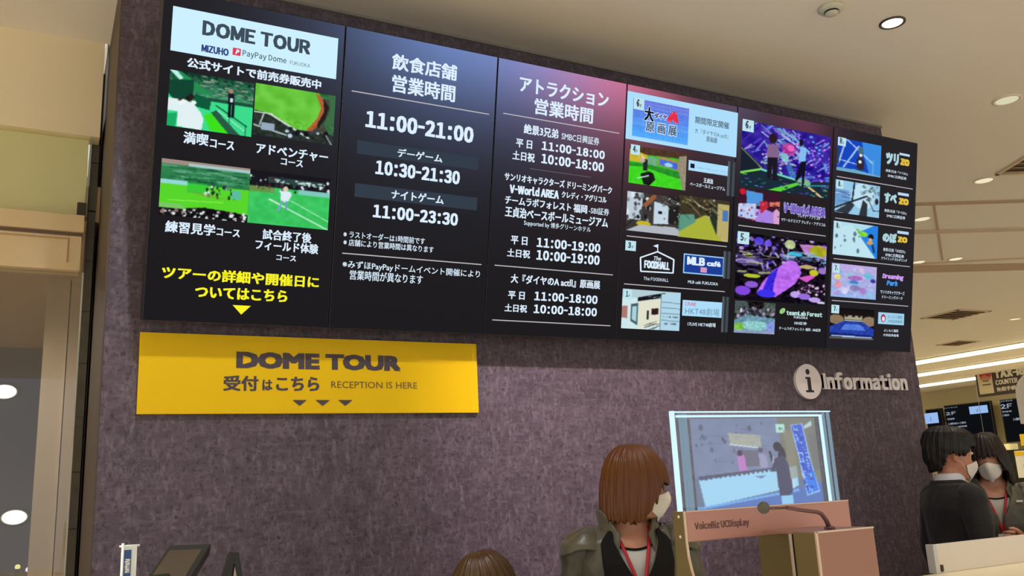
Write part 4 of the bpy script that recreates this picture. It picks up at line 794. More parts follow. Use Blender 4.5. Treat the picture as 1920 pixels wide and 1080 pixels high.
MB().box((.02, .022, z0-.02), (wG-.018, .030, z1-.004)).obj('rear_glass_panel', glass('clear_glass', (0, 0, 0)), t)
EG = emat('edge_glow', (205, 238, 255), 1.15); EG2 = emat('edge_glow_soft', (140, 168, 188), .75)
MB().box((0, -.001, z0), (.009, .009, z1)).box((.006, -.001, z1-.004), (wG, .009, z1-.001)).obj('glowing_edge', EG, t)
for (e0, e1) in ((.026, .030), (.036, .047), (wG-.009, wG-.004), (wG-.026, wG-.022)): MB().box((e0, .0005, z0), (e1, .0075, z1-.006)).obj('inner_edge', EG2, t)
MB().box((.012, -.0012, z1-.016), (wG-.034, .0, z1-.0105)).box((wG-.046, -.0012, z0), (wG-.035, .0, z1-.012)).obj('glowing_edge', EG, t)
px0 = lo(dv(1300, 800)).x; px1 = wG-.05
c = Cv(190, 130, (110, 124, 150)).grad((118, 130, 158), (134, 140, 165), 0, .62).poly([(0, 0), (.7, 0), (.72, .2), (.62, .58), (0, .66)], (126, 138, 170), .7).poly([(.68, 0), (1, 0), (1, .75), (.78, .72), (.70, .6)], (128, 128, 116)).dots(61, 26, .03, .05, .68, .55, .012, .025, [(90, 96, 120), (104, 110, 134)]).noise(62, 10, 5)
c.strokes(63, 18, .05, .1, .66, .55, .1, (-.05, .05), .008, [(106, 112, 140)], .5).poly([(.28, .17), (.53, .2), (.53, .34), (.29, .29)], (176, 176, 160)).line((.29, .3), (.53, .35), .015, (210, 225, 235)).strokes(64, 10, .32, .2, .5, .3, .05, (-.3, .8), .01, [(150, 160, 175)]).poly([(.35, .36), (.5, .38), (.5, .55), (.36, .56)], (112, 108, 128)).ell(.355, .4, .02, .035, (80, 50, 76)).poly([(.33, .44), (.39, .42), (.4, .6), (.34, .6)], (196, 130, 200)).ell(.52, .37, .02, .03, (90, 80, 110)).poly([(.5, .42), (.56, .41), (.57, .57), (.51, .58)], (160, 160, 190)).line((.33, .42), (.31, .32), .012, (140, 110, 130)).line((.55, .44), (.57, .36), .012, (140, 120, 140))
c.poly([(.03, .64), (.68, .57), (.68, .62), (.03, .68)], (84, 84, 110)).poly([(.03, .68), (.8, .57), (.8, .8), (.06, .97)], (168, 220, 250)).grad((168, 220, 250), (110, 190, 250), .97, .98).strokes(65, 6, .42, .66, .52, .68, .03, (-.2, .4), .012, [(110, 130, 170)]).poly([(.05, .97), (.8, .82), (1, .78), (1, 1), (0, 1)], (88, 120, 190)).poly([(0, .975), (.8, .83), (.8, .86), (0, 1)], (120, 176, 240)).poly([(.72, .6), (.77, .58), (.77, .82), (.75, .82)], (196, 226, 250))
c.ell(.66, .34, .035, .055, (50, 40, 56)).ell(.69, .44, .03, .1, (54, 44, 60)).poly([(.62, .48), (.7, .44), (.735, .55), (.745, .72), (.75, .86), (.69, .92), (.64, .9), (.63, .74), (.63, .62), (.6, .62), (.6, .57)], (72, 70, 100)).poly([(.645, .9), (.74, .9), (.74, 1), (.65, 1)], (150, 210, 245)).line((.595, .4), (.605, .5), .028, (60, 60, 84)).line((.61, .52), (.62, .46), .02, (190, 180, 180))
c.rect(.665, .08, .735, .18, (190, 232, 220)).poly([(.68, .13), (.7, .105), (.7, .125), (.722, .125), (.722, .137), (.7, .137), (.7, .155)], (90, 150, 130))
c.poly([(.785, .09), (.89, .07), (.925, .5), (.975, .88), (.86, .92), (.83, .5)], (160, 190, 245)).poly([(.795, .10), (.88, .08), (.915, .5), (.963, .86), (.868, .90), (.84, .5)], (60, 96, 214)).poly([(.85, .66), (.94, .64), (.962, .86), (.872, .89)], (50, 130, 240))
for i in range(17): c.rect(.04+i*.036, .655-i*.0042, .058+i*.036, .685-i*.0042, (90, 92, 118))
rr_ = random.Random(5)
for i in range(80):
    f = rr_.random(); x = .825+.06*f+rr_.uniform(-.03, .04); y = .11+.74*f+rr_.uniform(-.02, .02); a = rr_.choice([0, 1.57, .2, 1.3]); c.line((x, y), (x+.022*math.cos(a), y+.04*math.sin(a)), .014, rr_.choice([(190, 215, 250), (150, 190, 250), (40, 70, 190), (60, 90, 210)]))
c.poly([(.93, .2), (1, .18), (1, .62), (.95, .62)], (120, 120, 116)).poly([(.9, .1), (.97, .04), (.97, .1), (.9, .14)], (190, 215, 220)).poly([(.72, .15), (.8, .14), (.81, .7), (.74, .72)], (150, 144, 118), .6).blur(1)
pic = c.obj('shown_image', (px0, z0, px1, z1-.018), 0, t, attr_mat('transparent_screen', 1.12, .88))
pic.rotation_euler = (math.pi/2, 0, 0); pic.location = (0, .012, 0)
hw = x1p-x0p
MB().box((x0p-x0, -.012, zb), (x0p-x0+hw, .0, z0)).obj('front_plate', M_ROSE, t, bevel=.002)
MB().box((x0p-x0, 0, zb+.01), (x0p-x0+hw-.004, .027, z0-.006)).obj('light_housing', M_OLIVE, t)
MB().box((x0p-x0, -.0135, z0-.002), (x0p-x0+hw, .0, z0+.0005)).obj('plate_edge', M_EDGE, t)
q0 = lo(dv(1240+187/3.2727, 750+795/3.2727)); q1 = lo(dv(1240+515/3.2727, 750+738/3.2727))
lt = text('lettering', 'VoiceBiz UCDisplay', (q0.x, q0.z-.005, q1.x, q0.z+.017), mat('engraved_ink', (104, 70, 66), .5), t, bold=.02); lt.rotation_euler = (math.pi/2, 0, 0); lt.location = (0, -.0128, 0)
# curved left bracket, right post, base
xs = x0p-x0
def side(pts, x, th, m, nm):   # pts in (y, z)
    n = len(pts); vs = [(x, p[0], p[1]) for p in pts]+[(x+th, p[0], p[1]) for p in pts]
    return MB().add(vs, [tuple(range(n)), tuple(range(2*n-1, n-1, -1))]+[(i, (i+1) % n, n+(i+1) % n, n+i) for i in range(n)]).obj(nm, m, t)
curve = [(-.012-.16*(k_/8.0)**2.0, zb-(zb)*(k_/8.0)) for k_ in range(9)]
side([(-.012, z0)]+curve+[(.09, 0), (.05, .05), (.034, .12), (.028, zb), (.028, z0)], xs-.008, .004, M_OLIVE, 'side_bracket')
mbx = MB(); cc = [(-.012, z0)]+curve
for i in range(len(cc)-1):
    a0, a1 = cc[i], cc[i+1]; mbx.add([(xs-.009, a0[0], a0[1]), (xs-.003, a0[0], a0[1]), (xs-.003, a1[0], a1[1]), (xs-.009, a1[0], a1[1]), (xs-.009, a0[0]-.003, a0[1]), (xs-.003, a0[0]-.003, a0[1]), (xs-.003, a1[0]-.003, a1[1]), (xs-.009, a1[0]-.003, a1[1])], [(0, 1, 2, 3), (7, 6, 5, 4), (0, 4, 5, 1), (1, 5, 6, 2), (2, 6, 7, 3), (3, 7, 4, 0)])
mbx.obj('bracket_edge', M_EDGE, t)
for z_ in (z0-.012, zb+.012): MB().ell((xs-.009, .005, z_), (.003, .004, .004)).obj('screw', mat('bright_screw', (240, 235, 220), .2, .6), t, smooth=True)
pxr = lo(dv(1476, 1000)).x
side([(-.010, zb), (-.010, 0), (.10, 0), (.10, zb)], pxr-.006, .006, M_OLIVE, 'support_post')
MB().box((pxr-.007, -.013, 0), (pxr+.001, -.010, zb)).obj('bracket_edge', M_EDGE, t)
MB().box((pxr+.001, -.010, 0), (pxr+.012, .02, zb)).obj('post_gap', M_BLK2, t)
MB().box((xs-.01, -.11, 0), (hw, .16, .008)).obj('base_plate', M_OLIVE, t)
# pink box in front, right, with gooseneck microphone on it
YBX = 1.52
bl = at_y(1530, 998, YBX); br = at_y(1637.5, 989, YBX)
t = thing('speaker_box', 'rose metal box at the right end of the interpreter display', 'box', (bl.x, YBX, ZT+.0005)); zz = bl.z-ZT
MB().box((0, 0, 0), (br.x-bl.x, .072, zz)).box((0, .072, zz-.006), (br.x-bl.x-.01, .168, zz)).obj('box', mat('rose_box_metal', (166, 124, 106), .45, .3), t, bevel=.002)
MB().box((-.0015, .003, 0), (0, .070, zz-.003)).obj('side_plate', M_OLIVE, t)
MB().box((-.003, -.0015, 0), (.0035, .003, zz)).box((0, -.0015, zz-.003), (br.x-bl.x, .003, zz+.0008)).obj('light_edge', M_EDGE, t)
mp = [at_y(*q) for q in ((1556, 992, 1.56), (1549, 975, 1.555), (1540, 963, 1.55), (1532, 960, 1.55), (1500, 956, 1.54), (1475, 952, 1.53), (1450, 953, 1.52), (1440, 953, 1.52))]
mp[0] = Vector((mp[0].x, mp[0].y, ZT+zz+.002))
t = thing('gooseneck_microphone', 'gooseneck microphone with a round grey foam ball on the rose metal box', 'microphone', mp[0])
o = MB().tube([p-mp[0] for p in mp[:6]], [.0055, .0055, .005, .0048, .0045, .0042], 12).tube([p-mp[0] for p in mp[5:]], .0028, 10).obj('neck', mat('mauve_neck', (120, 88, 88), .4, .4), t, smooth=True)
MB().ell(at_y(1432, 952, 1.52)-mp[0], (.0135, .0135, .0135), None, 24, 16).obj('foam_ball', mat('grey_foam', (112, 108, 98), .95, bump=(300, .6)), t, smooth=True)
MB().loft([(0, 0, 0, .014, .014), (.006, 0, 0, .010, .010)], 20).obj('socket', mat('mauve_neck', (0, 0, 0)), t, smooth=True)

# ------------------------------------------------------------------ things on the left of the counter
# white banner stand
YF = 2.1; tp = at_y(242, 1024, YF); t = thing('banner_stand', 'small white banner stand with a blue vertical print at the left of the counter', 'stand', (tp.x, YF, ZT+.0005)); hh = tp.z-ZT
M_BW = mat('banner_white_plastic', (232, 240, 240), .4)
MB().tube([(-.012, 0, 0), (-.012, 0, hh+.006)], .0028, 8).obj('pole', M_BW, t, smooth=True)
MB().tube([(-.019, 0, hh), (.021, 0, hh)], .0022, 8).obj('crossbar', M_BW, t, smooth=True)
MB().loft([(0, 0, 0, .035, .03), (.008, 0, 0, .03, .026)], 24).obj('base', M_BW, t)
MB().box((-.010, -.001, hh-.20), (.016, .001, hh-.001)).obj('banner', mat('banner_cloth', (226, 236, 240), .6), t)
MB().box((-.009, -.002, hh-.198), (.005, -.001, hh-.008)).obj('blue_print', mat('banner_blue', (52, 84, 140), .6), t)
l = text('lettering', '福岡', (0, 0, .01, .03), M_BW, t, bold=.02); l.rotation_euler = (math.pi/2, 0, 0); l.location = (-.007, -.0025, hh-.055)
l = text('lettering', 'ドーム', (0, 0, .009, .02), M_BW, t, bold=.02); l.rotation_euler = (math.pi/2, 0, 0); l.location = (-.0065, -.0025, hh-.09)
# black register tablet
def tilted_tablet():
    c4 = [(318, 1022), (396, 1019), (340, 1102), (268, 1108)]      # top-left, top-right, bottom-right, bottom-left in the photograph
    TL = at_y(*c4[0], 1.99); TR = at_y(*c4[1], 1.99); BL = at_y(c4[3][0]-10, c4[3][1], 1.86); BR = at_y(c4[2][0]+6, c4[2][1], 1.86)
    ux = ((TR-TL)+(BR-BL)).normalized(); up = (TL-BL); up = (up-ux*up.dot(ux)).normalized(); return TL, TR, BL, BR
t = thing('register_screen', 'black tilted register touchscreen at the lower left of the wall', 'screen', at_y(330, 1080, 1.93))
o3 = Vector(t.matrix_world.translation)
TL, TR, BL, BR = tilted_tablet(); n_ = (TR-TL).cross(TL-BL).normalized()
if n_.y > 0: n_ = -n_
def hexa(a, b, c, d, th):
    vs = [a, b, c, d]+[p-n_*th for p in (a, b, c, d)]
    return MB().add([v-o3 for v in vs], [(0, 1, 2, 3), (7, 6, 5, 4), (0, 4, 5, 1), (1, 5, 6, 2), (2, 6, 7, 3), (3, 7, 4, 0)])
hexa(TL, TR, BR, BL, .028).obj('housing', mat('register_black', (25, 23, 23), .4), t, bevel=.003)
def lerp(u, v): return (TL*(1-u)+TR*u)*(1-v)+(BL*(1-u)+BR*u)*v
i4 = [lerp(.09, .14)+n_*.001, lerp(.86, .14)+n_*.001, lerp(.86, .92)+n_*.001, lerp(.09, .92)+n_*.001]
MB().add([v-o3 for v in i4], [(0, 1, 2, 3)]).obj('screen', mat('glossy_dark_screen', (60, 50, 44), .08, spec=1.0, coat=.6), t)
mid = (BL+BR)/2-n_*.03
MB().tube([mid-o3+Vector((0, .02, .05)), Vector((mid.x, mid.y+.05, ZT+.012))-o3], .02).obj('stand_neck', mat('register_black', (0, 0, 0)), t)
MB().loft([(ZT+.0005-o3.z, mid.x-o3.x, .05, .08, .07), (ZT+.012-o3.z, mid.x-o3.x, .05, .078, .068)], 24).obj('stand_base', mat('register_black', (0, 0, 0)), t)
# black folded device
pA = at_y(443, 1036, 2.15); t = thing('folding_terminal', 'black folded card terminal with a pointed top beside the register touchscreen', 'terminal', (pA.x, 2.15, ZT+.0005)); hh = pA.z-ZT
MB().add([(-.008, 0, hh), (.006, 0, hh), (.055, -.03, 0), (.035, -.03, 0), (-.008, .05, hh), (.006, .05, hh), (.055, .07, 0), (.035, .07, 0)], [(0, 1, 2, 3), (7, 6, 5, 4), (0, 4, 5, 1), (1, 5, 6, 2), (2, 6, 7, 3), (3, 7, 4, 0)]).obj('front_leaf', mat('terminal_black', (18, 16, 16), .4), t, bevel=.002)
MB().add([(-.010, 0, hh-.004), (.0, 0, hh-.002), (-.06, -.03, 0), (-.085, -.03, 0), (-.010, .05, hh-.004), (.0, .05, hh-.002), (-.06, .07, 0), (-.085, .07, 0)], [(0, 1, 2, 3), (7, 6, 5, 4), (0, 4, 5, 1), (1, 5, 6, 2), (2, 6, 7, 3), (3, 7, 4, 0)]).obj('rear_leaf', mat('terminal_black', (0, 0, 0)), t, bevel=.002)
MB().add([(-.004, -.004, hh-.03), (.004, -.005, hh-.06), (.028, -.034, .01), (-.03, -.034, .01)], [(0, 1, 2, 3)]).obj('paper', mat('grey_paper', (150, 145, 132), .5), t)
MB().box((-.09, -.03, 0), (-.02, .08, .22)).obj('printer_body', mat('terminal_black', (0, 0, 0)), t, bevel=.006)
# ------------------------------------------------------------------ people
from mathutils import noise as mnoise
def shell(prof, ztop, zbot, a0=0.0, cols=96, rows=24, ex=2.0, rip=None, M=None, a1=None):
    """open or closed sheet around an axis. prof rows: (z, rx, ry, cx, cy); angles from +y; ztop(a), zbot(a) bound it"""
    pr = sorted(prof); zs = [p[0] for p in pr]
    closed = a0 <= 0 and a1 is None; n = cols if closed else cols+1; vs = []; fs = []
    lo_, hi_ = (a0, 2*math.pi-a0) if a1 is None else (a0, a1)
    for i in range(n):
        a = lo_+(hi_-lo_)*i/cols; aa = (a+math.pi) % (2*math.pi)-math.pi
        for j in range(rows+1):
            t = j/rows; z = ztop(aa)*(1-t)+zbot(aa)*t
            rx, ry, cx, cy = (float(np.interp(z, zs, [p[q] for p in pr])) for q in (1, 2, 3, 4))
            k = 1+(rip(aa, z, t) if rip else 0)
            c, s = math.cos(a), math.sin(a)
            x = cx+rx*k*math.copysign(abs(s)**(2/ex), s); y = cy+ry*k*math.copysign(abs(c)**(2/ex), c)
            v = Vector((x, y, z)); vs.append(M @ v if M else v)
    for i in range(cols):
        i2 = (i+1) % n
        for j in range(rows): fs.append((i*(rows+1)+j, i2*(rows+1)+j, i2*(rows+1)+j+1, i*(rows+1)+j+1))
    return vs, fs
def folds(o, amp, sc=9.0, seed=0):
    for v in o.data.vertices:
        p = Vector((v.co.x*sc, v.co.y*sc, v.co.z*sc*.6+seed))
        n = mnoise.noise(p)+.5*mnoise.noise(p*2.3); r = abs(n)
        v.co += v.normal*(amp*(.5-1.6*r))
    o.data.update()
def cloth_shell(nm, m, par, th=.006, amp=.006, seed=0, **kw):
    vs, fs = shell(**kw); o = MB().add(vs, fs).obj(nm, m, par, smooth=True)
    if amp: folds(o, amp, seed=seed)
    apply_mods(o, [('SOLIDIFY', dict(thickness=th, offset=-1.0))]); return o
HEAD = [(-.117, .016, .016, 0, .056), (-.110, .034, .034, 0, .048), (-.095, .046, .052, 0, .034), (-.075, .054, .066, 0, .023), (-.045, .062, .080, 0, .010), (-.015, .068, .087, 0, .003), (.015, .072, .091, 0, 0),
        (.045, .075, .095, 0, -.004), (.072, .071, .089, 0, -.008), (.095, .056, .070, 0, -.008), (.109, .034, .044, 0, -.008), (.116, .010, .012, 0, -.008)]
def hand_mb(mb, M, curl=.35, sgn=1):
    """wrist at the origin, fingers along +y, palm facing -z, thumb towards sgn*x"""
    def add(pts, rad, **k): mb.tube([M @ Vector(p) for p in pts], rad, 8, **k)
    add([(0, -.03, 0), (0, .0, 0), (0, .03, 0), (0, .065, 0), (0, .088, -.001)], [(.016, .024), (.015, .026), (.014, .036), (.014, .041), (.011, .037)])
    for i, (x, l) in enumerate(((.030, .070), (.010, .080), (-.010, .074), (-.029, .058))):
        p = Vector((sgn*x, .080, 0)); pts = [p]; a = curl*.4
        for seg, f in enumerate((.45, .32, .23)):
            d = Vector((sgn*x*.25, math.cos(a), -math.sin(a))); p = p+d*(l*f); pts.append(p); a += curl
        add(pts, [.0092, .0086, .0078, .0062])
    add([(sgn*.025, .012, -.004), (sgn*.046, .034, -.012), (sgn*.054, .058, -.018), (sgn*.052, .078, -.026)], [.013, .0115, .0098, .0075])
def person(label, loc, face, s=1.0, dz=0.0, hyaw=0, hpitch=0, hroll=0, pose='stand', arms=None, hands=(.35, .35), skin=(214, 160, 132), hair=None, hairmat=None, mask=True, jacket=None, trousers=None,
           group=None, vox=.0068, hx=0.0):
    ang = math.atan2(-face[0], face[1])
    t = thing('person', label, 'person', Matrix.Translation((loc[0], loc[1], 0)) @ Matrix.Rotation(ang, 4, 'Z'), group)
    Z = lambda z: z*s+dz
    MS = mat('skin_%d' % skin[1], skin, .5, vary=((skin[0]-10, skin[1]-14, skin[2]-12), 30)); bsdf = MS.node_tree.nodes['Principled BSDF']; bsdf.inputs['Subsurface Weight'].default_value = .08; bsdf.inputs['Subsurface Radius'].default_value = (.01, .004, .002)
    HM = Matrix.Translation((hx, .018*s, Z(1.50))) @ Matrix.Rotation(math.radians(hyaw), 4, 'Z') @ Matrix.Rotation(math.radians(hpitch), 4, 'X') @ Matrix.Rotation(math.radians(hroll), 4, 'Y') @ Matrix.Scale(s, 4)
    sit = pose == 'sit'
    TOR = [(.80, .150, .100, 0, 0), (.88, .168, .115, 0, 0), (.98, .142, .100, 0, 0), (1.05, .130, .095, 0, 0), (1.15, .148, .104, 0, .004), (1.25, .165, .104, 0, .0), (1.315, .160, .082, 0, -.006), (1.35, .105, .062, 0, -.010), (1.385, .056, .052, 0, -.006), (1.43, .050, .052, 0, .002)]
    b = MB(); b.loft([(Z(z), cx*s, cy*s, rx*s, ry*s) for z, rx, ry, cx, cy in TOR], 28)
    hb = MB(); hb.loft([(z, cx, cy, rx, ry) for z, rx, ry, cx, cy in HEAD], 32)
    hb.add(*(lambda v: (v, [(0, 1, 2), (0, 2, 3), (0, 3, 1), (1, 3, 2)]))([Vector((0, .084, .006)), Vector((-.017, .082, -.046)), Vector((.017, .082, -.046)), Vector((0, .112, -.041))]))
    for sx in (-1, 1): hb.ell((sx*.070, -.006, -.008), (.009, .018, .030), Matrix.Rotation(sx*.35, 3, 'Z'))
    b.add([HM @ Vector(v) for v in hb.v], hb.f)
    b.tube([(0, -.006*s, Z(1.35)), HM @ Vector((0, -.016, -.06))], [.052*s, .050*s], 18)
    if arms is None: arms = (((-.225, -.02, 1.06), (-.235, .05, .84)), ((.225, -.02, 1.06), (.235, .05, .84)))
    hm = MB(); A = []
    for i, (sx, (el, wr)) in enumerate(zip((-1, 1), arms)):
        sh = Vector((sx*.158*s, -.005, Z(1.305))); el = Vector((el[0]*s, el[1]*s, Z(el[2]))); wr = Vector((wr[0]*s, wr[1]*s, Z(wr[2]))); A.append((sh, el, wr))
        b.tube([sh-Vector((sx*.03, 0, .0)), sh, (sh+el)/2, el, (el+wr)/2, wr], [.05*s, .050*s, .044*s, .039*s, .036*s, .026*s], 14)
        d = (wr-el).normalized(); x_ = Vector((1, 0, 0)) if abs(d.x) < .9 else Vector((0, 0, 1))
        pn = Vector((-sx, 0, .0)); pn = (pn-d*pn.dot(d)).normalized()            # palm faces the body
        zz_ = -pn; xx_ = d.cross(zz_); Mh = Matrix((xx_, d, zz_)).transposed().to_4x4(); Mh.translation = wr
        hand_mb(hm, Mh @ Matrix.Scale(s, 4), hands[i], 1 if xx_.dot(Vector((0, 1, .3))) > 0 else -1)
    hipz, legs = Z(.86), []
    for sx in (-1, 1):
        hp = Vector((sx*.085*s, 0, hipz))
        if sit: kn = Vector((sx*.11, .40*s, hipz-.02)); an = Vector((sx*.11, .40*s, .085))
        else: kn = Vector((sx*.09*s, .012, .47*s)); an = Vector((sx*.092*s, -.02, .085))
        legs.append((hp, kn, an)); b.tube([hp, (hp+kn)/2, kn, (kn*.6+an*.4), an], [.088*s, .072*s, .054*s, .054*s, .036*s], 14)
        b.tube([an+Vector((0, -.03, -.035)), an+Vector((0, .06, -.045)), an+Vector((0, .15, -.055))], [.03, .03, .022], 12)
    body = b.obj('body', MS, t)
    apply_mods(body, [('REMESH', dict(mode='VOXEL', voxel_size=vox)), ('SMOOTH', dict(factor=.5, iterations=3))])
    hme = hm.mesh('hands', True); bm = bmesh.new(); bm.from_mesh(body.data); bm.from_mesh(hme); bm.to_mesh(body.data); bm.free()
    body.data.materials.clear(); body.data.materials.append(MS)
    for p in body.data.polygons: p.use_smooth = True
    # face
    EW = mat('eye_white', (225, 220, 215), .3); EI = mat('iris_dark', (34, 22, 18), .2); BR_ = mat('brow_dark', (50, 34, 26), .8)
    for sx in (-1, 1):
        e = MB().ell(HM @ Vector((sx*.030, .0785, .008)), (.0125*s, .0125*s, .008*s), None, 14, 10).obj('eye', EW, t, smooth=True)
        MB().ell(HM @ Vector((sx*.030, .0885, .008)), (.005*s, .005*s, .0055*s), None, 12, 8).obj('iris', EI, e, smooth=True)
        MB().tube([HM @ Vector((sx*.016, .0905, .028)), HM @ Vector((sx*.030, .0895, .032)), HM @ Vector((sx*.046, .080, .027))], [.002, .003, .0012], 8).obj('eyebrow', BR_, t, smooth=True)
    if mask:
        msk = mat('mask_white', (240, 236, 226), .8, bump=(60, .2))
        pr = [(z, rx+.006, ry+.006, cx, cy) for z, rx, ry, cx, cy in HEAD]
        def rip(a, z, tt): return .27*math.exp(-(a/.30)**2)*math.exp(-((z+.056)/.042)**2)+.05*math.exp(-(a/.5)**2)
        cloth_shell('face_mask', msk, t, .002, 0, prof=pr, ztop=lambda a: -.034-.016*(abs(a)/1.15)**2+.010*math.exp(-(a/.3)**2), zbot=lambda a: -.127+.042*(abs(a)/1.15)**2, a0=-1.15, a1=1.15, cols=40, rows=16, rip=rip, M=HM)
        for sx in (-1, 1):
            for dz_ in (0, -.05): MB().tube([HM @ Vector((sx*.062, .045, -.034+dz_*.8)), HM @ Vector((sx*.071, .015, -.012+dz_*.5)), HM @ Vector((sx*.074, -.014, .004+dz_*.6))], .0014, 6).obj('ear_loop', msk, t, smooth=True)
    else: MB().ell(HM @ Vector((0, .087, -.064)), (.02*s, .006*s, .006*s), Matrix.Rotation(math.radians(hyaw), 3, 'Z')).obj('mouth', mat('lips', (176, 96, 90), .4), t, smooth=True)
    # hair
    if hair:
        hairmat = hairmat
        def hr(a, z, tt):
            return .018*math.sin(a*23+z*9)+.012*math.sin(a*57-z*14+1.3)+hair.get('mess', 0)*mnoise.noise(Vector((math.cos(a)*3, math.sin(a)*3, z*24)))
        def jag(a): return .006*math.sin(a*31)+.005*math.sin(a*71+.7)
        zl = hair['zlow']; zt = hair['prof'][-1][0]
        vs, fs = shell(prof=hair['prof'], ztop=lambda a: zt, zbot=lambda a: zl(a)+jag(a)*hair.get('jag', 1), cols=260, rows=40, rip=hr, M=HM)
        o = MB().add(vs, fs).obj('hair', hairmat, t, smooth=True)
        apply_mods(o, [('SOLIDIFY', dict(thickness=hair.get('th', .012), offset=-1.0))])
        if hair.get('locks'):
            rr = random.Random(3); lk = MB()
            for i in range(hair['locks']):
                a = rr.uniform(-math.pi, math.pi); r0 = hair['prof'][len(hair['prof'])//2]; z = rr.uniform(.02, .12); pr = sorted(hair['prof'])
                rx, ry = float(np.interp(z, [p[0] for p in pr], [p[1] for p in pr])), float(np.interp(z, [p[0] for p in pr], [p[2] for p in pr]))
                p0 = Vector((rx*.9*math.sin(a), ry*.9*math.cos(a)-.01, z)); d = Vector((math.sin(a+rr.uniform(-.6, .6)), math.cos(a+rr.uniform(-.6, .6)), rr.uniform(-.5, .2)))
                lk.tube([HM @ p0, HM @ (p0+d*.018+Vector((0, 0, .012))), HM @ (p0+d*.036-Vector((0, 0, .012)))], [.011, .009, .001], 6)
            lk.obj('hair_locks', hairmat, t, smooth=True)
    # clothes
    if trousers:
        q = MB(); q.loft([(Z(.79), 0, 0, .160*s, .112*s), (Z(.88), 0, 0, .178*s, .124*s), (Z(1.0), 0, 0, .150*s, .108*s)], 28)
        for hp, kn, an in legs: q.tube([hp, (hp+kn)/2, kn, (kn+an)/2, an+Vector((0, 0, .01))], [.098*s, .084*s, .068*s, .068*s, .062*s], 16)
        o = q.obj('trousers', trousers, t); apply_mods(o, [('REMESH', dict(mode='VOXEL', voxel_size=.012)), ('SMOOTH', dict(factor=.5, iterations=4))]); o.data.materials.clear(); o.data.materials.append(trousers)
    for hp, kn, an in legs:
        MB().loft([(.0, an.x, an.y+.05, .046, .125), (.03, an.x, an.y+.05, .046, .123), (.055, an.x, an.y+.03, .042, .095), (.085, an.x, an.y-.005, .040, .055)], 20).obj('shoe', mat('black_shoe', (24, 22, 22), .4), t, smooth=True)
    return t, Z, A, HM, TOR
def sleeves(t, A, m, s=1.0, r=(.066, .060, .052, .050, .046), amp=.006, cuff=None, seed=0):
    for i, (sh, el, wr) in enumerate(A):
        pts = []; rad = []
        sx = -1 if i == 0 else 1
        P0 = sh+Vector((-sx*.045, 0, .006)); ctrl = [P0, sh, (sh+el)/2, el, (el+wr)/2, wr-(wr-el)*.02]; rr = [r[0]*.82, r[0], r[1], r[2], r[3], r[4]]
        for k in range(len(ctrl)-1):
            for j in range(5): f = j/5; pts.append(ctrl[k].lerp(ctrl[k+1], f)); rad.append((rr[k]*(1-f)+rr[k+1]*f)*s)
        pts.append(ctrl[-1]); rad.append(rr[-1]*s)
        for k in range(len(pts)): pts[k] = pts[k]
        o = MB().tube(pts, rad, 28).obj('sleeve', m, t, smooth=True)
        for v in o.data.vertices:
            n = mnoise.noise(Vector((v.co.x*7, v.co.y*7, v.co.z*26+seed+i*5))); v.co += v.normal*amp*n*1.8
def grow(TOR, Z, s, d, lo=0, hi=9): return [(Z(z), rx*s+d, ry*s+d, cx, cy*s) for z, rx, ry, cx, cy in TOR if lo <= z <= hi]
def nylon(name, rgb, rough=.42): return mat(name, rgb, rough, spec=.6, sheen=.2, bump=(14, .5, (1, 1, .6)), vary=((int(rgb[0]*1.2), int(rgb[1]*1.2), int(rgb[2]*1.2)), 6))
def hair_mat(name, rgb, rgb2, rough=.34):
    m = mat(name, rgb, rough, spec=.4)
    N = m.node_tree.nodes; L = m.node_tree.links; p = N['Principled BSDF']
    tc = N.new('ShaderNodeTexCoord'); mp = N.new('ShaderNodeMapping'); mp.inputs['Scale'].default_value = (90, 90, 3); nz = N.new('ShaderNodeTexNoise'); nz.inputs['Scale'].default_value = 1.6; nz.inputs['Detail'].default_value = 4
    L.new(tc.outputs['Object'], mp.inputs[0]); L.new(mp.outputs[0], nz.inputs['Vector'])
    mx = N.new('ShaderNodeMix'); mx.data_type = 'RGBA'; mx.inputs[6].default_value = lin(rgb); mx.inputs[7].default_value = lin(rgb2)
    L.new(nz.outputs['Fac'], mx.inputs[0]); L.new(mx.outputs[2], p.inputs['Base Color'])
    bp = N.new('ShaderNodeBump'); bp.inputs['Strength'].default_value = .3; bp.inputs['Distance'].default_value = .001; L.new(nz.outputs['Fac'], bp.inputs['Height']); L.new(bp.outputs[0], p.inputs['Normal'])
    p.inputs['Anisotropic'].default_value = .4
    return m
CAMR = Vector((RT.x, RT.y, 0)).normalized(); CAMF = Vector((FW.x, FW.y, 0)).normalized()
def imdir(right, away): d = CAMR*right+CAMF*away; return d.normalized()
def rel(face, head):     # yaw of the head direction relative to the body direction
    return math.degrees(math.atan2(-head.x, head.y)-math.atan2(-face.x, face.y))
M_OLV = nylon('olive_black_nylon', (74, 70, 54), .36); M_BLKN = mat('black_nylon', (17, 16, 15), .8, spec=.25); M_TEE = mat('white_tee', (205, 205, 200), .8)
M_TRS = mat('black_trousers', (28, 27, 30), .8); M_RED = mat('red_lanyard', (190, 34, 44), .55)
def ramp(x, a, b, va, vb): f = min(1, max(0, (x-a)/(b-a))); f = f*f*(3-2*f); return va+(vb-va)*f
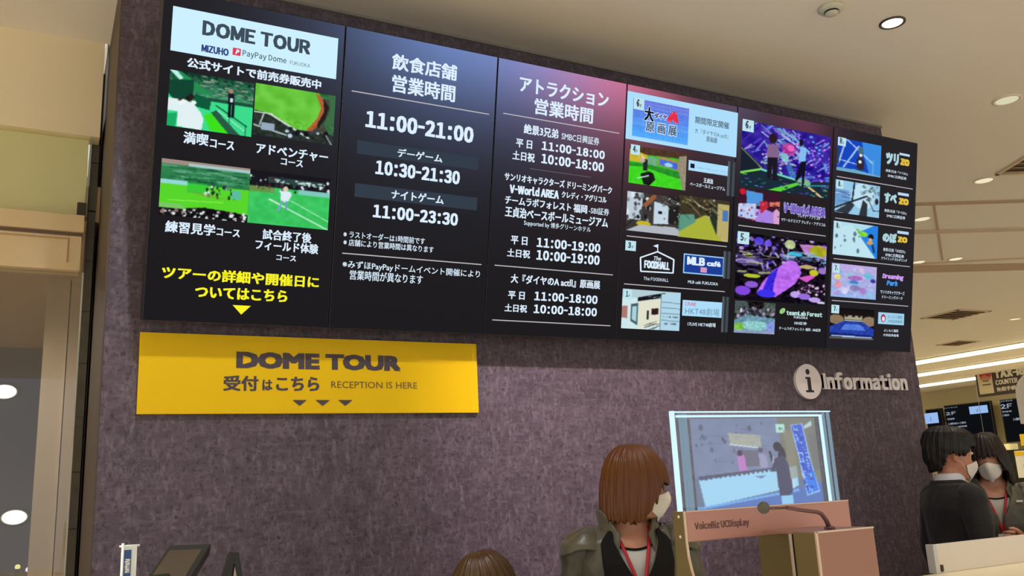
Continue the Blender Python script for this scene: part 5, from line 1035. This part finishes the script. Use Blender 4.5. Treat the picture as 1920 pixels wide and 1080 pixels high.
BOB = lambda w=1.0, low=-.135, fr=-.010: dict(prof=sorted([(.1335, .004, .005, 0, -.008), (.132, .030, .036, 0, -.008), (.124, .046, .052, 0, -.008), (.110, .062, .070, 0, -.007), (.094, .075, .084, 0, -.006), (.075, .087*w, .097, 0, -.004), (.05, .097*w, .108, 0, -.002), (.02, .104*w, .115, 0, 0), (-.01, .108*w, .119, 0, 0), (-.05, .112*w, .119, 0, -.001), (-.10, .110*w, .116, 0, -.004), (-.14, .100*w, .104, 0, -.006), (-.2, .09*w, .09, 0, -.01)]),
    zlow=lambda a: ramp(abs(a), .56, .80, fr, -.06) if abs(a) < .80 else ramp(abs(a), .80, 1.22, -.06, low), th=.014)
def dress_staff(t, Z, A, TOR, s, m_out, m_in, seed, lan_ok=True, card=True, vz=1.10, flaps=True):
    dn = M_TEE
    o = cloth_shell('shirt', dn, t, .003, .0, prof=grow(TOR, Z, s, .006), ztop=lambda a: Z(1.345) if abs(a) > 1.2 else ramp(abs(a), 0, 1.2, Z(1.285), Z(1.345)), zbot=lambda a: Z(.86), cols=60, rows=30)
    pts = []
    for k_ in range(33):
        a = -1.5+3.0*k_/32; z = ramp(abs(a), 0, 1.2, Z(1.287), Z(1.347)); pr = sorted(grow(TOR, Z, s, .0075)); zs = [p[0] for p in pr]
        rx, ry, cy = (float(np.interp(z, zs, [p[q] for p in pr])) for q in (1, 2, 4)); pts.append((rx*math.sin(a), cy+ry*math.cos(a), z))
    MB().tube(pts, .004, 8).obj('neck_band', M_BLKN, t, smooth=True)
    def top(a): return ramp(abs(a), .03, .55, Z(vz), Z(1.345)) if abs(a) < .55 else ramp(abs(a), .55, 1.2, Z(1.345), Z(1.362))
    cloth_shell('jacket_body', m_out, t, .006, .007, seed, prof=grow(TOR, Z, s, .030), ztop=top, zbot=lambda a: Z(.80), a0=.06, cols=110, rows=50)
    # dark facing along the opening
    for sx in (-1, 1):
        kw = dict(a0=.05, a1=.62) if sx > 0 else dict(a0=-.62, a1=-.05)
        cloth_shell('lapel', m_in, t, .005, .004, seed+3, prof=grow(TOR, Z, s, .041), ztop=lambda a: top(a)+.004, zbot=lambda a: Z(.82), cols=16, rows=40, **kw)
    # upturned collar
    colp = [(Z(1.27), .150*s, .118*s, 0, 0), (Z(1.30), .134*s, .112*s, 0, -.002), (Z(1.335), .110*s, .104*s, 0, -.006), (Z(1.37), .094*s, .098*s, 0, -.010), (Z(1.43), .106*s, .108*s, 0, -.016)]
    cloth_shell('collar', m_out, t, .008, .003, seed+7, prof=colp, ztop=lambda a: Z(ramp(abs(a), .35, 1.2, 1.335, 1.418)), zbot=lambda a: Z(ramp(abs(a), .4, 1.3, 1.262, 1.320)), a0=.42, cols=60, rows=14)
    sleeves(t, A, m_out, s, amp=.008, seed=seed)
    if flaps:
        for sx in (-1, 1):
            prf = [(Z(1.23), .105, .098, 0, 0), (Z(1.27), .098, .095, 0, 0), (Z(1.31), .085, .085, 0, 0), (Z(1.345), .05, .06, 0, 0), (Z(1.36), .01, .02, 0, 0)]
            prf = [(z, rx*s, ry*s, sx*.150*s, -.002) for z, rx, ry, cx, cy in prf]
            cloth_shell('shoulder_flap', m_out, t, .005, .006, seed+11+sx, prof=prf, ztop=lambda a: Z(1.358), zbot=lambda a: Z(1.285)+.010*math.sin(a*3+seed), cols=40, rows=14)
    y = .118*s+.02
    L1 = [(-.058*s, -.02, Z(1.385)), (-.060*s, .05, Z(1.350)), (-.042*s, .100*s, Z(1.29)), (-.020*s, .132*s, Z(1.215)), (0, y+.016, Z(1.12))]
    for sx in (-1, 1): MB().tube([(sx*p[0], p[1], p[2]) for p in L1], [(.002, .006)]*5, 8).obj('lanyard', M_RED, t, smooth=True)
    MB().box((-.028, y+.016, Z(1.10)-.10), (.028, y+.020, Z(1.12)-.005)).obj('name_card', M_WHITE, t)

# woman behind the counter, looking at the display
hc = at_y(1185, 906, 2.56); face = imdir(.10, -.99); hd = imdir(.975, -.23)
root = at_y(1172, 906, 2.57)
H1 = hair_mat('copper_brown_hair', (116, 66, 24), (80, 44, 16))
t, Z, A, HM, TOR = person('woman with a copper brown bob, dark olive jacket and red lanyard beside the transparent display', (root.x, root.y), face, 1.0, hc.z-1.50, hyaw=rel(face, hd), hpitch=-4, hroll=0, hx=-.030, hair=BOB(1.02, -.126, .006), hairmat=H1, trousers=M_TRS)
dress_staff(t, Z, A, TOR, 1.0, M_OLV, M_BLKN, 1, vz=1.19)
# seated colleague, only the crown shows
hc = at_y(914, 1030, 2.76); face = imdir(-.85, -.5)
t, Z, A, HM, TOR = person('seated woman with brown hair, only the top of her head above the frame edge', (hc.x, hc.y), face, 1.0, hc.z-.135-1.50, hyaw=0, hpitch=-12, pose='sit', hair=BOB(1.0, -.15), hairmat=hair_mat('dark_brown_hair', (92, 62, 30), (56, 36, 18)), trousers=M_TRS,
                          arms=(((-.24, .03, 1.08), (-.16, .26, 1.03)), ((.24, .03, 1.08), (.16, .26, 1.03))), vox=.009)
dress_staff(t, Z, A, TOR, 1.0, M_OLV, M_BLKN, 4, flaps=False)
sz = Z(.86)-.10
o = thing('stool', 'dark swivel stool under the seated woman', 'stool', t.matrix_world.copy())
MB().loft([(sz-.07, 0, .02, .17, .17), (sz-.05, 0, .02, .185, .185), (sz-.012, 0, .02, .185, .185), (sz, 0, .02, .165, .165)], 28).obj('seat', M_BLACK, o, smooth=False)
MB().tube([(0, .02, .05), (0, .02, sz-.07)], .025).obj('pole', M_STEEL, o)
MB().loft([(0, 0, .02, .2, .2), (.03, 0, .02, .19, .19), (.05, 0, .02, .04, .04)], 28).obj('base', M_STEEL, o)
# man in a dark suit
XM = 4.0; hc = at_x(1780, 852, XM); face = imdir(.99, .08); hd = imdir(.995, -.08); root = at_x(1776, 852, XM)
MANH = dict(prof=sorted([(.137, .004, .005, 0, -.014), (.134, .034, .040, 0, -.014), (.124, .066, .078, 0, -.014), (.10, .092, .106, 0, -.012), (.06, .100, .118, 0, -.010), (.02, .098, .118, 0, -.012), (-.03, .088, .108, 0, -.014), (-.07, .076, .092, 0, -.014), (-.11, .064, .078, 0, -.014)]),
            zlow=lambda a: (.038 if abs(a) < .8 else ramp(abs(a), .8, 1.15, .038, -.005) if abs(a) < 1.15 else ramp(abs(a), 1.15, 1.9, -.005, .004) if abs(a) < 1.75 else ramp(abs(a), 1.75, 2.3, .0, -.082)), th=.012, mess=.07, locks=0)
t, Z, A, HM, TOR = person('man in a dark suit with short black hair and white mask, seen from behind', (root.x, root.y), face, 1.037, hc.z-1.5*1.037, hyaw=rel(face, hd), hpitch=-6, hair=MANH, hairmat=hair_mat('black_hair', (15, 12, 10), (28, 21, 16), .45), trousers=M_TRS, skin=(206, 146, 116))
s = 1.037; M_SUIT = mat('charcoal_suit', (27, 27, 29), .85, bump=(40, .3), sheen=.1); M_SH = mat('white_shirt', (222, 224, 232), .7)
cloth_shell('shirt', M_SH, t, .003, 0, prof=grow(TOR, Z, s, .008), ztop=lambda a: Z(1.36), zbot=lambda a: Z(.86), cols=50, rows=26)
cloth_shell('shirt_collar', M_SH, t, .006, 0, prof=[(Z(1.34), .082*s, .080*s, 0, -.012), (Z(1.375), .070*s, .070*s, 0, -.010), (Z(1.415), .066*s, .066*s, 0, -.006)], ztop=lambda a: Z(ramp(abs(a), .2, 1.6, 1.38, 1.412)), zbot=lambda a: Z(1.345), a0=.15, cols=50, rows=8)
cloth_shell('jacket_body', M_SUIT, t, .007, .006, 21, prof=grow(TOR, Z, s, .028), ztop=lambda a: ramp(abs(a), .10, .9, Z(1.12), Z(1.365)), zbot=lambda a: Z(.74), a0=.05, cols=100, rows=50)
cloth_shell('suit_collar', M_SUIT, t, .007, 0, prof=[(Z(1.32), .122*s, .095*s, 0, -.010), (Z(1.355), .100*s, .088*s, 0, -.012), (Z(1.385), .082*s, .080*s, 0, -.012)], ztop=lambda a: Z(ramp(abs(a), .5, 1.5, 1.35, 1.382)), zbot=lambda a: Z(1.325), a0=.6, cols=50, rows=8)
sleeves(t, A, M_SUIT, s, (.064, .058, .052, .048, .042), .005, seed=9)
# masked woman facing the camera
XW = 4.62; hc = at_x(1843, 858, XW); face = imdir(-.36, -.93); hd = imdir(-.56, -.83); root = at_x(1852, 858, XW)
t, Z, A, HM, TOR = person('woman with dark hair and white mask facing the camera, holding her red lanyard', (root.x, root.y), face, 1.03, hc.z-1.5*1.03, hyaw=rel(face, hd), hpitch=-2, hroll=5, hair=BOB(.90, -.15, .008), hairmat=hair_mat('espresso_hair', (40, 24, 18), (24, 14, 11)), trousers=M_TRS,
                          arms=(((-.25, .02, 1.04), (-.085, .215, 1.085)), ((.235, -.02, 1.06), (.24, .05, .84))), hands=(1.2, .35))
dress_staff(t, Z, A, TOR, 1.03, M_OLV, M_OLV, 7, vz=1.20)
G_ = MB()
for sx in (-1, 1):
    G_.tube([HM @ Vector((sx*.031+.019*math.cos(a), .096, .008+.014*math.sin(a))) for a in np.linspace(0, 2*math.pi, 17)], .0014, 6)
    G_.tube([HM @ Vector((sx*.05, .094, .012)), HM @ Vector((sx*.074, .06, .012)), HM @ Vector((sx*.078, -.01, .006))], .0014, 6)
G_.tube([HM @ Vector((-.012, .097, .012)), HM @ Vector((.012, .097, .012))], .0014, 6)
G_.obj('glasses', mat('red_glasses', (96, 30, 40), .4), t, smooth=True)
b_ = MB().box((-.115, .135, Z(1.268)), (-.085, .140, Z(1.278))).obj('badge', M_WHITE, t)
MB().box((.065, .138, Z(1.225)), (.115, .143, Z(1.236))).obj('badge', mat('brass_badge', (210, 190, 120), .25, .8), t, label='brass coloured name badge')

# ------------------------------------------------------------------ unseen downlights added outside the frame to light hall and wall
for (x, y, pw) in ((-1.3, 1.9, 330), (-2.8, 2.6, 300), (-1.6, -1.6, 300), (.9, -1.2, 240), (.55, 1.2, 20), (1.5, -3.8, 300), (3.6, .6, 130), (4.6, -1.9, 200), (4.6, -4.2, 300), (7.4, -.6, 240), (10.5, 1.5, 220), (10.5, -3, 200), (13.5, 4.2, 200), (13.5, 0, 200), (17, 6, 220), (19, 9.6, 280), (-2.5, -5.5, 300), (20, 5, 250), (9.5, 10.5, 180), (13.5, 14, 220), (19.5, 15.5, 300), (6.6, 8, 160)):
    downlight(None, (x, y, ZC), 'unseen downlight added to light the hall', .075, 3.0, pw, group='unseen downlights added to light the hall', col=(1.0, .82, .56) if x > 10 else None)
t = downlight(None, (1.75, 1.95, ZC), 'unseen downlight added to wash the wall under the displays', .075, 3.0, 0)
s_ = spot('added_wall_washer', (1.75, 1.95, ZC-.02), 380, (1.0, .80, .87), 1.0, .95, .06, (2.45, YW, 1.6))  # added pinkish spot for the bright pool on the middle of the wall
t = downlight(None, (.6, 2.1, ZC), 'unseen downlight added to wash the wall above the yellow sign', .075, 3.0, 0)
s_ = spot('added_wall_washer', (.6, 2.1, ZC-.02), 110, (.88, .88, 1.0), 1.5, .9, .06, (.75, YW, 1.5))  # added cool spot to brighten the left of the wall
t = thing('added_vestibule_light', 'unseen ceiling light added to brighten the vestibule beyond the entrance glass', 'ceiling light', (-.9, 4.9, 2.779))
MB().loft([(-.02, 0, 0, .08, .08), (0, 0, 0, .09, .09)], 24).obj('diffuser', emat('strip_glow', (0, 0, 0)), t)
l = spot('added_vestibule_lamp', (0, 0, -.03), 110, WARM, 2.9, .5, .08); l.parent = t  # added lamp, unseen, lights the pillar and outer wall
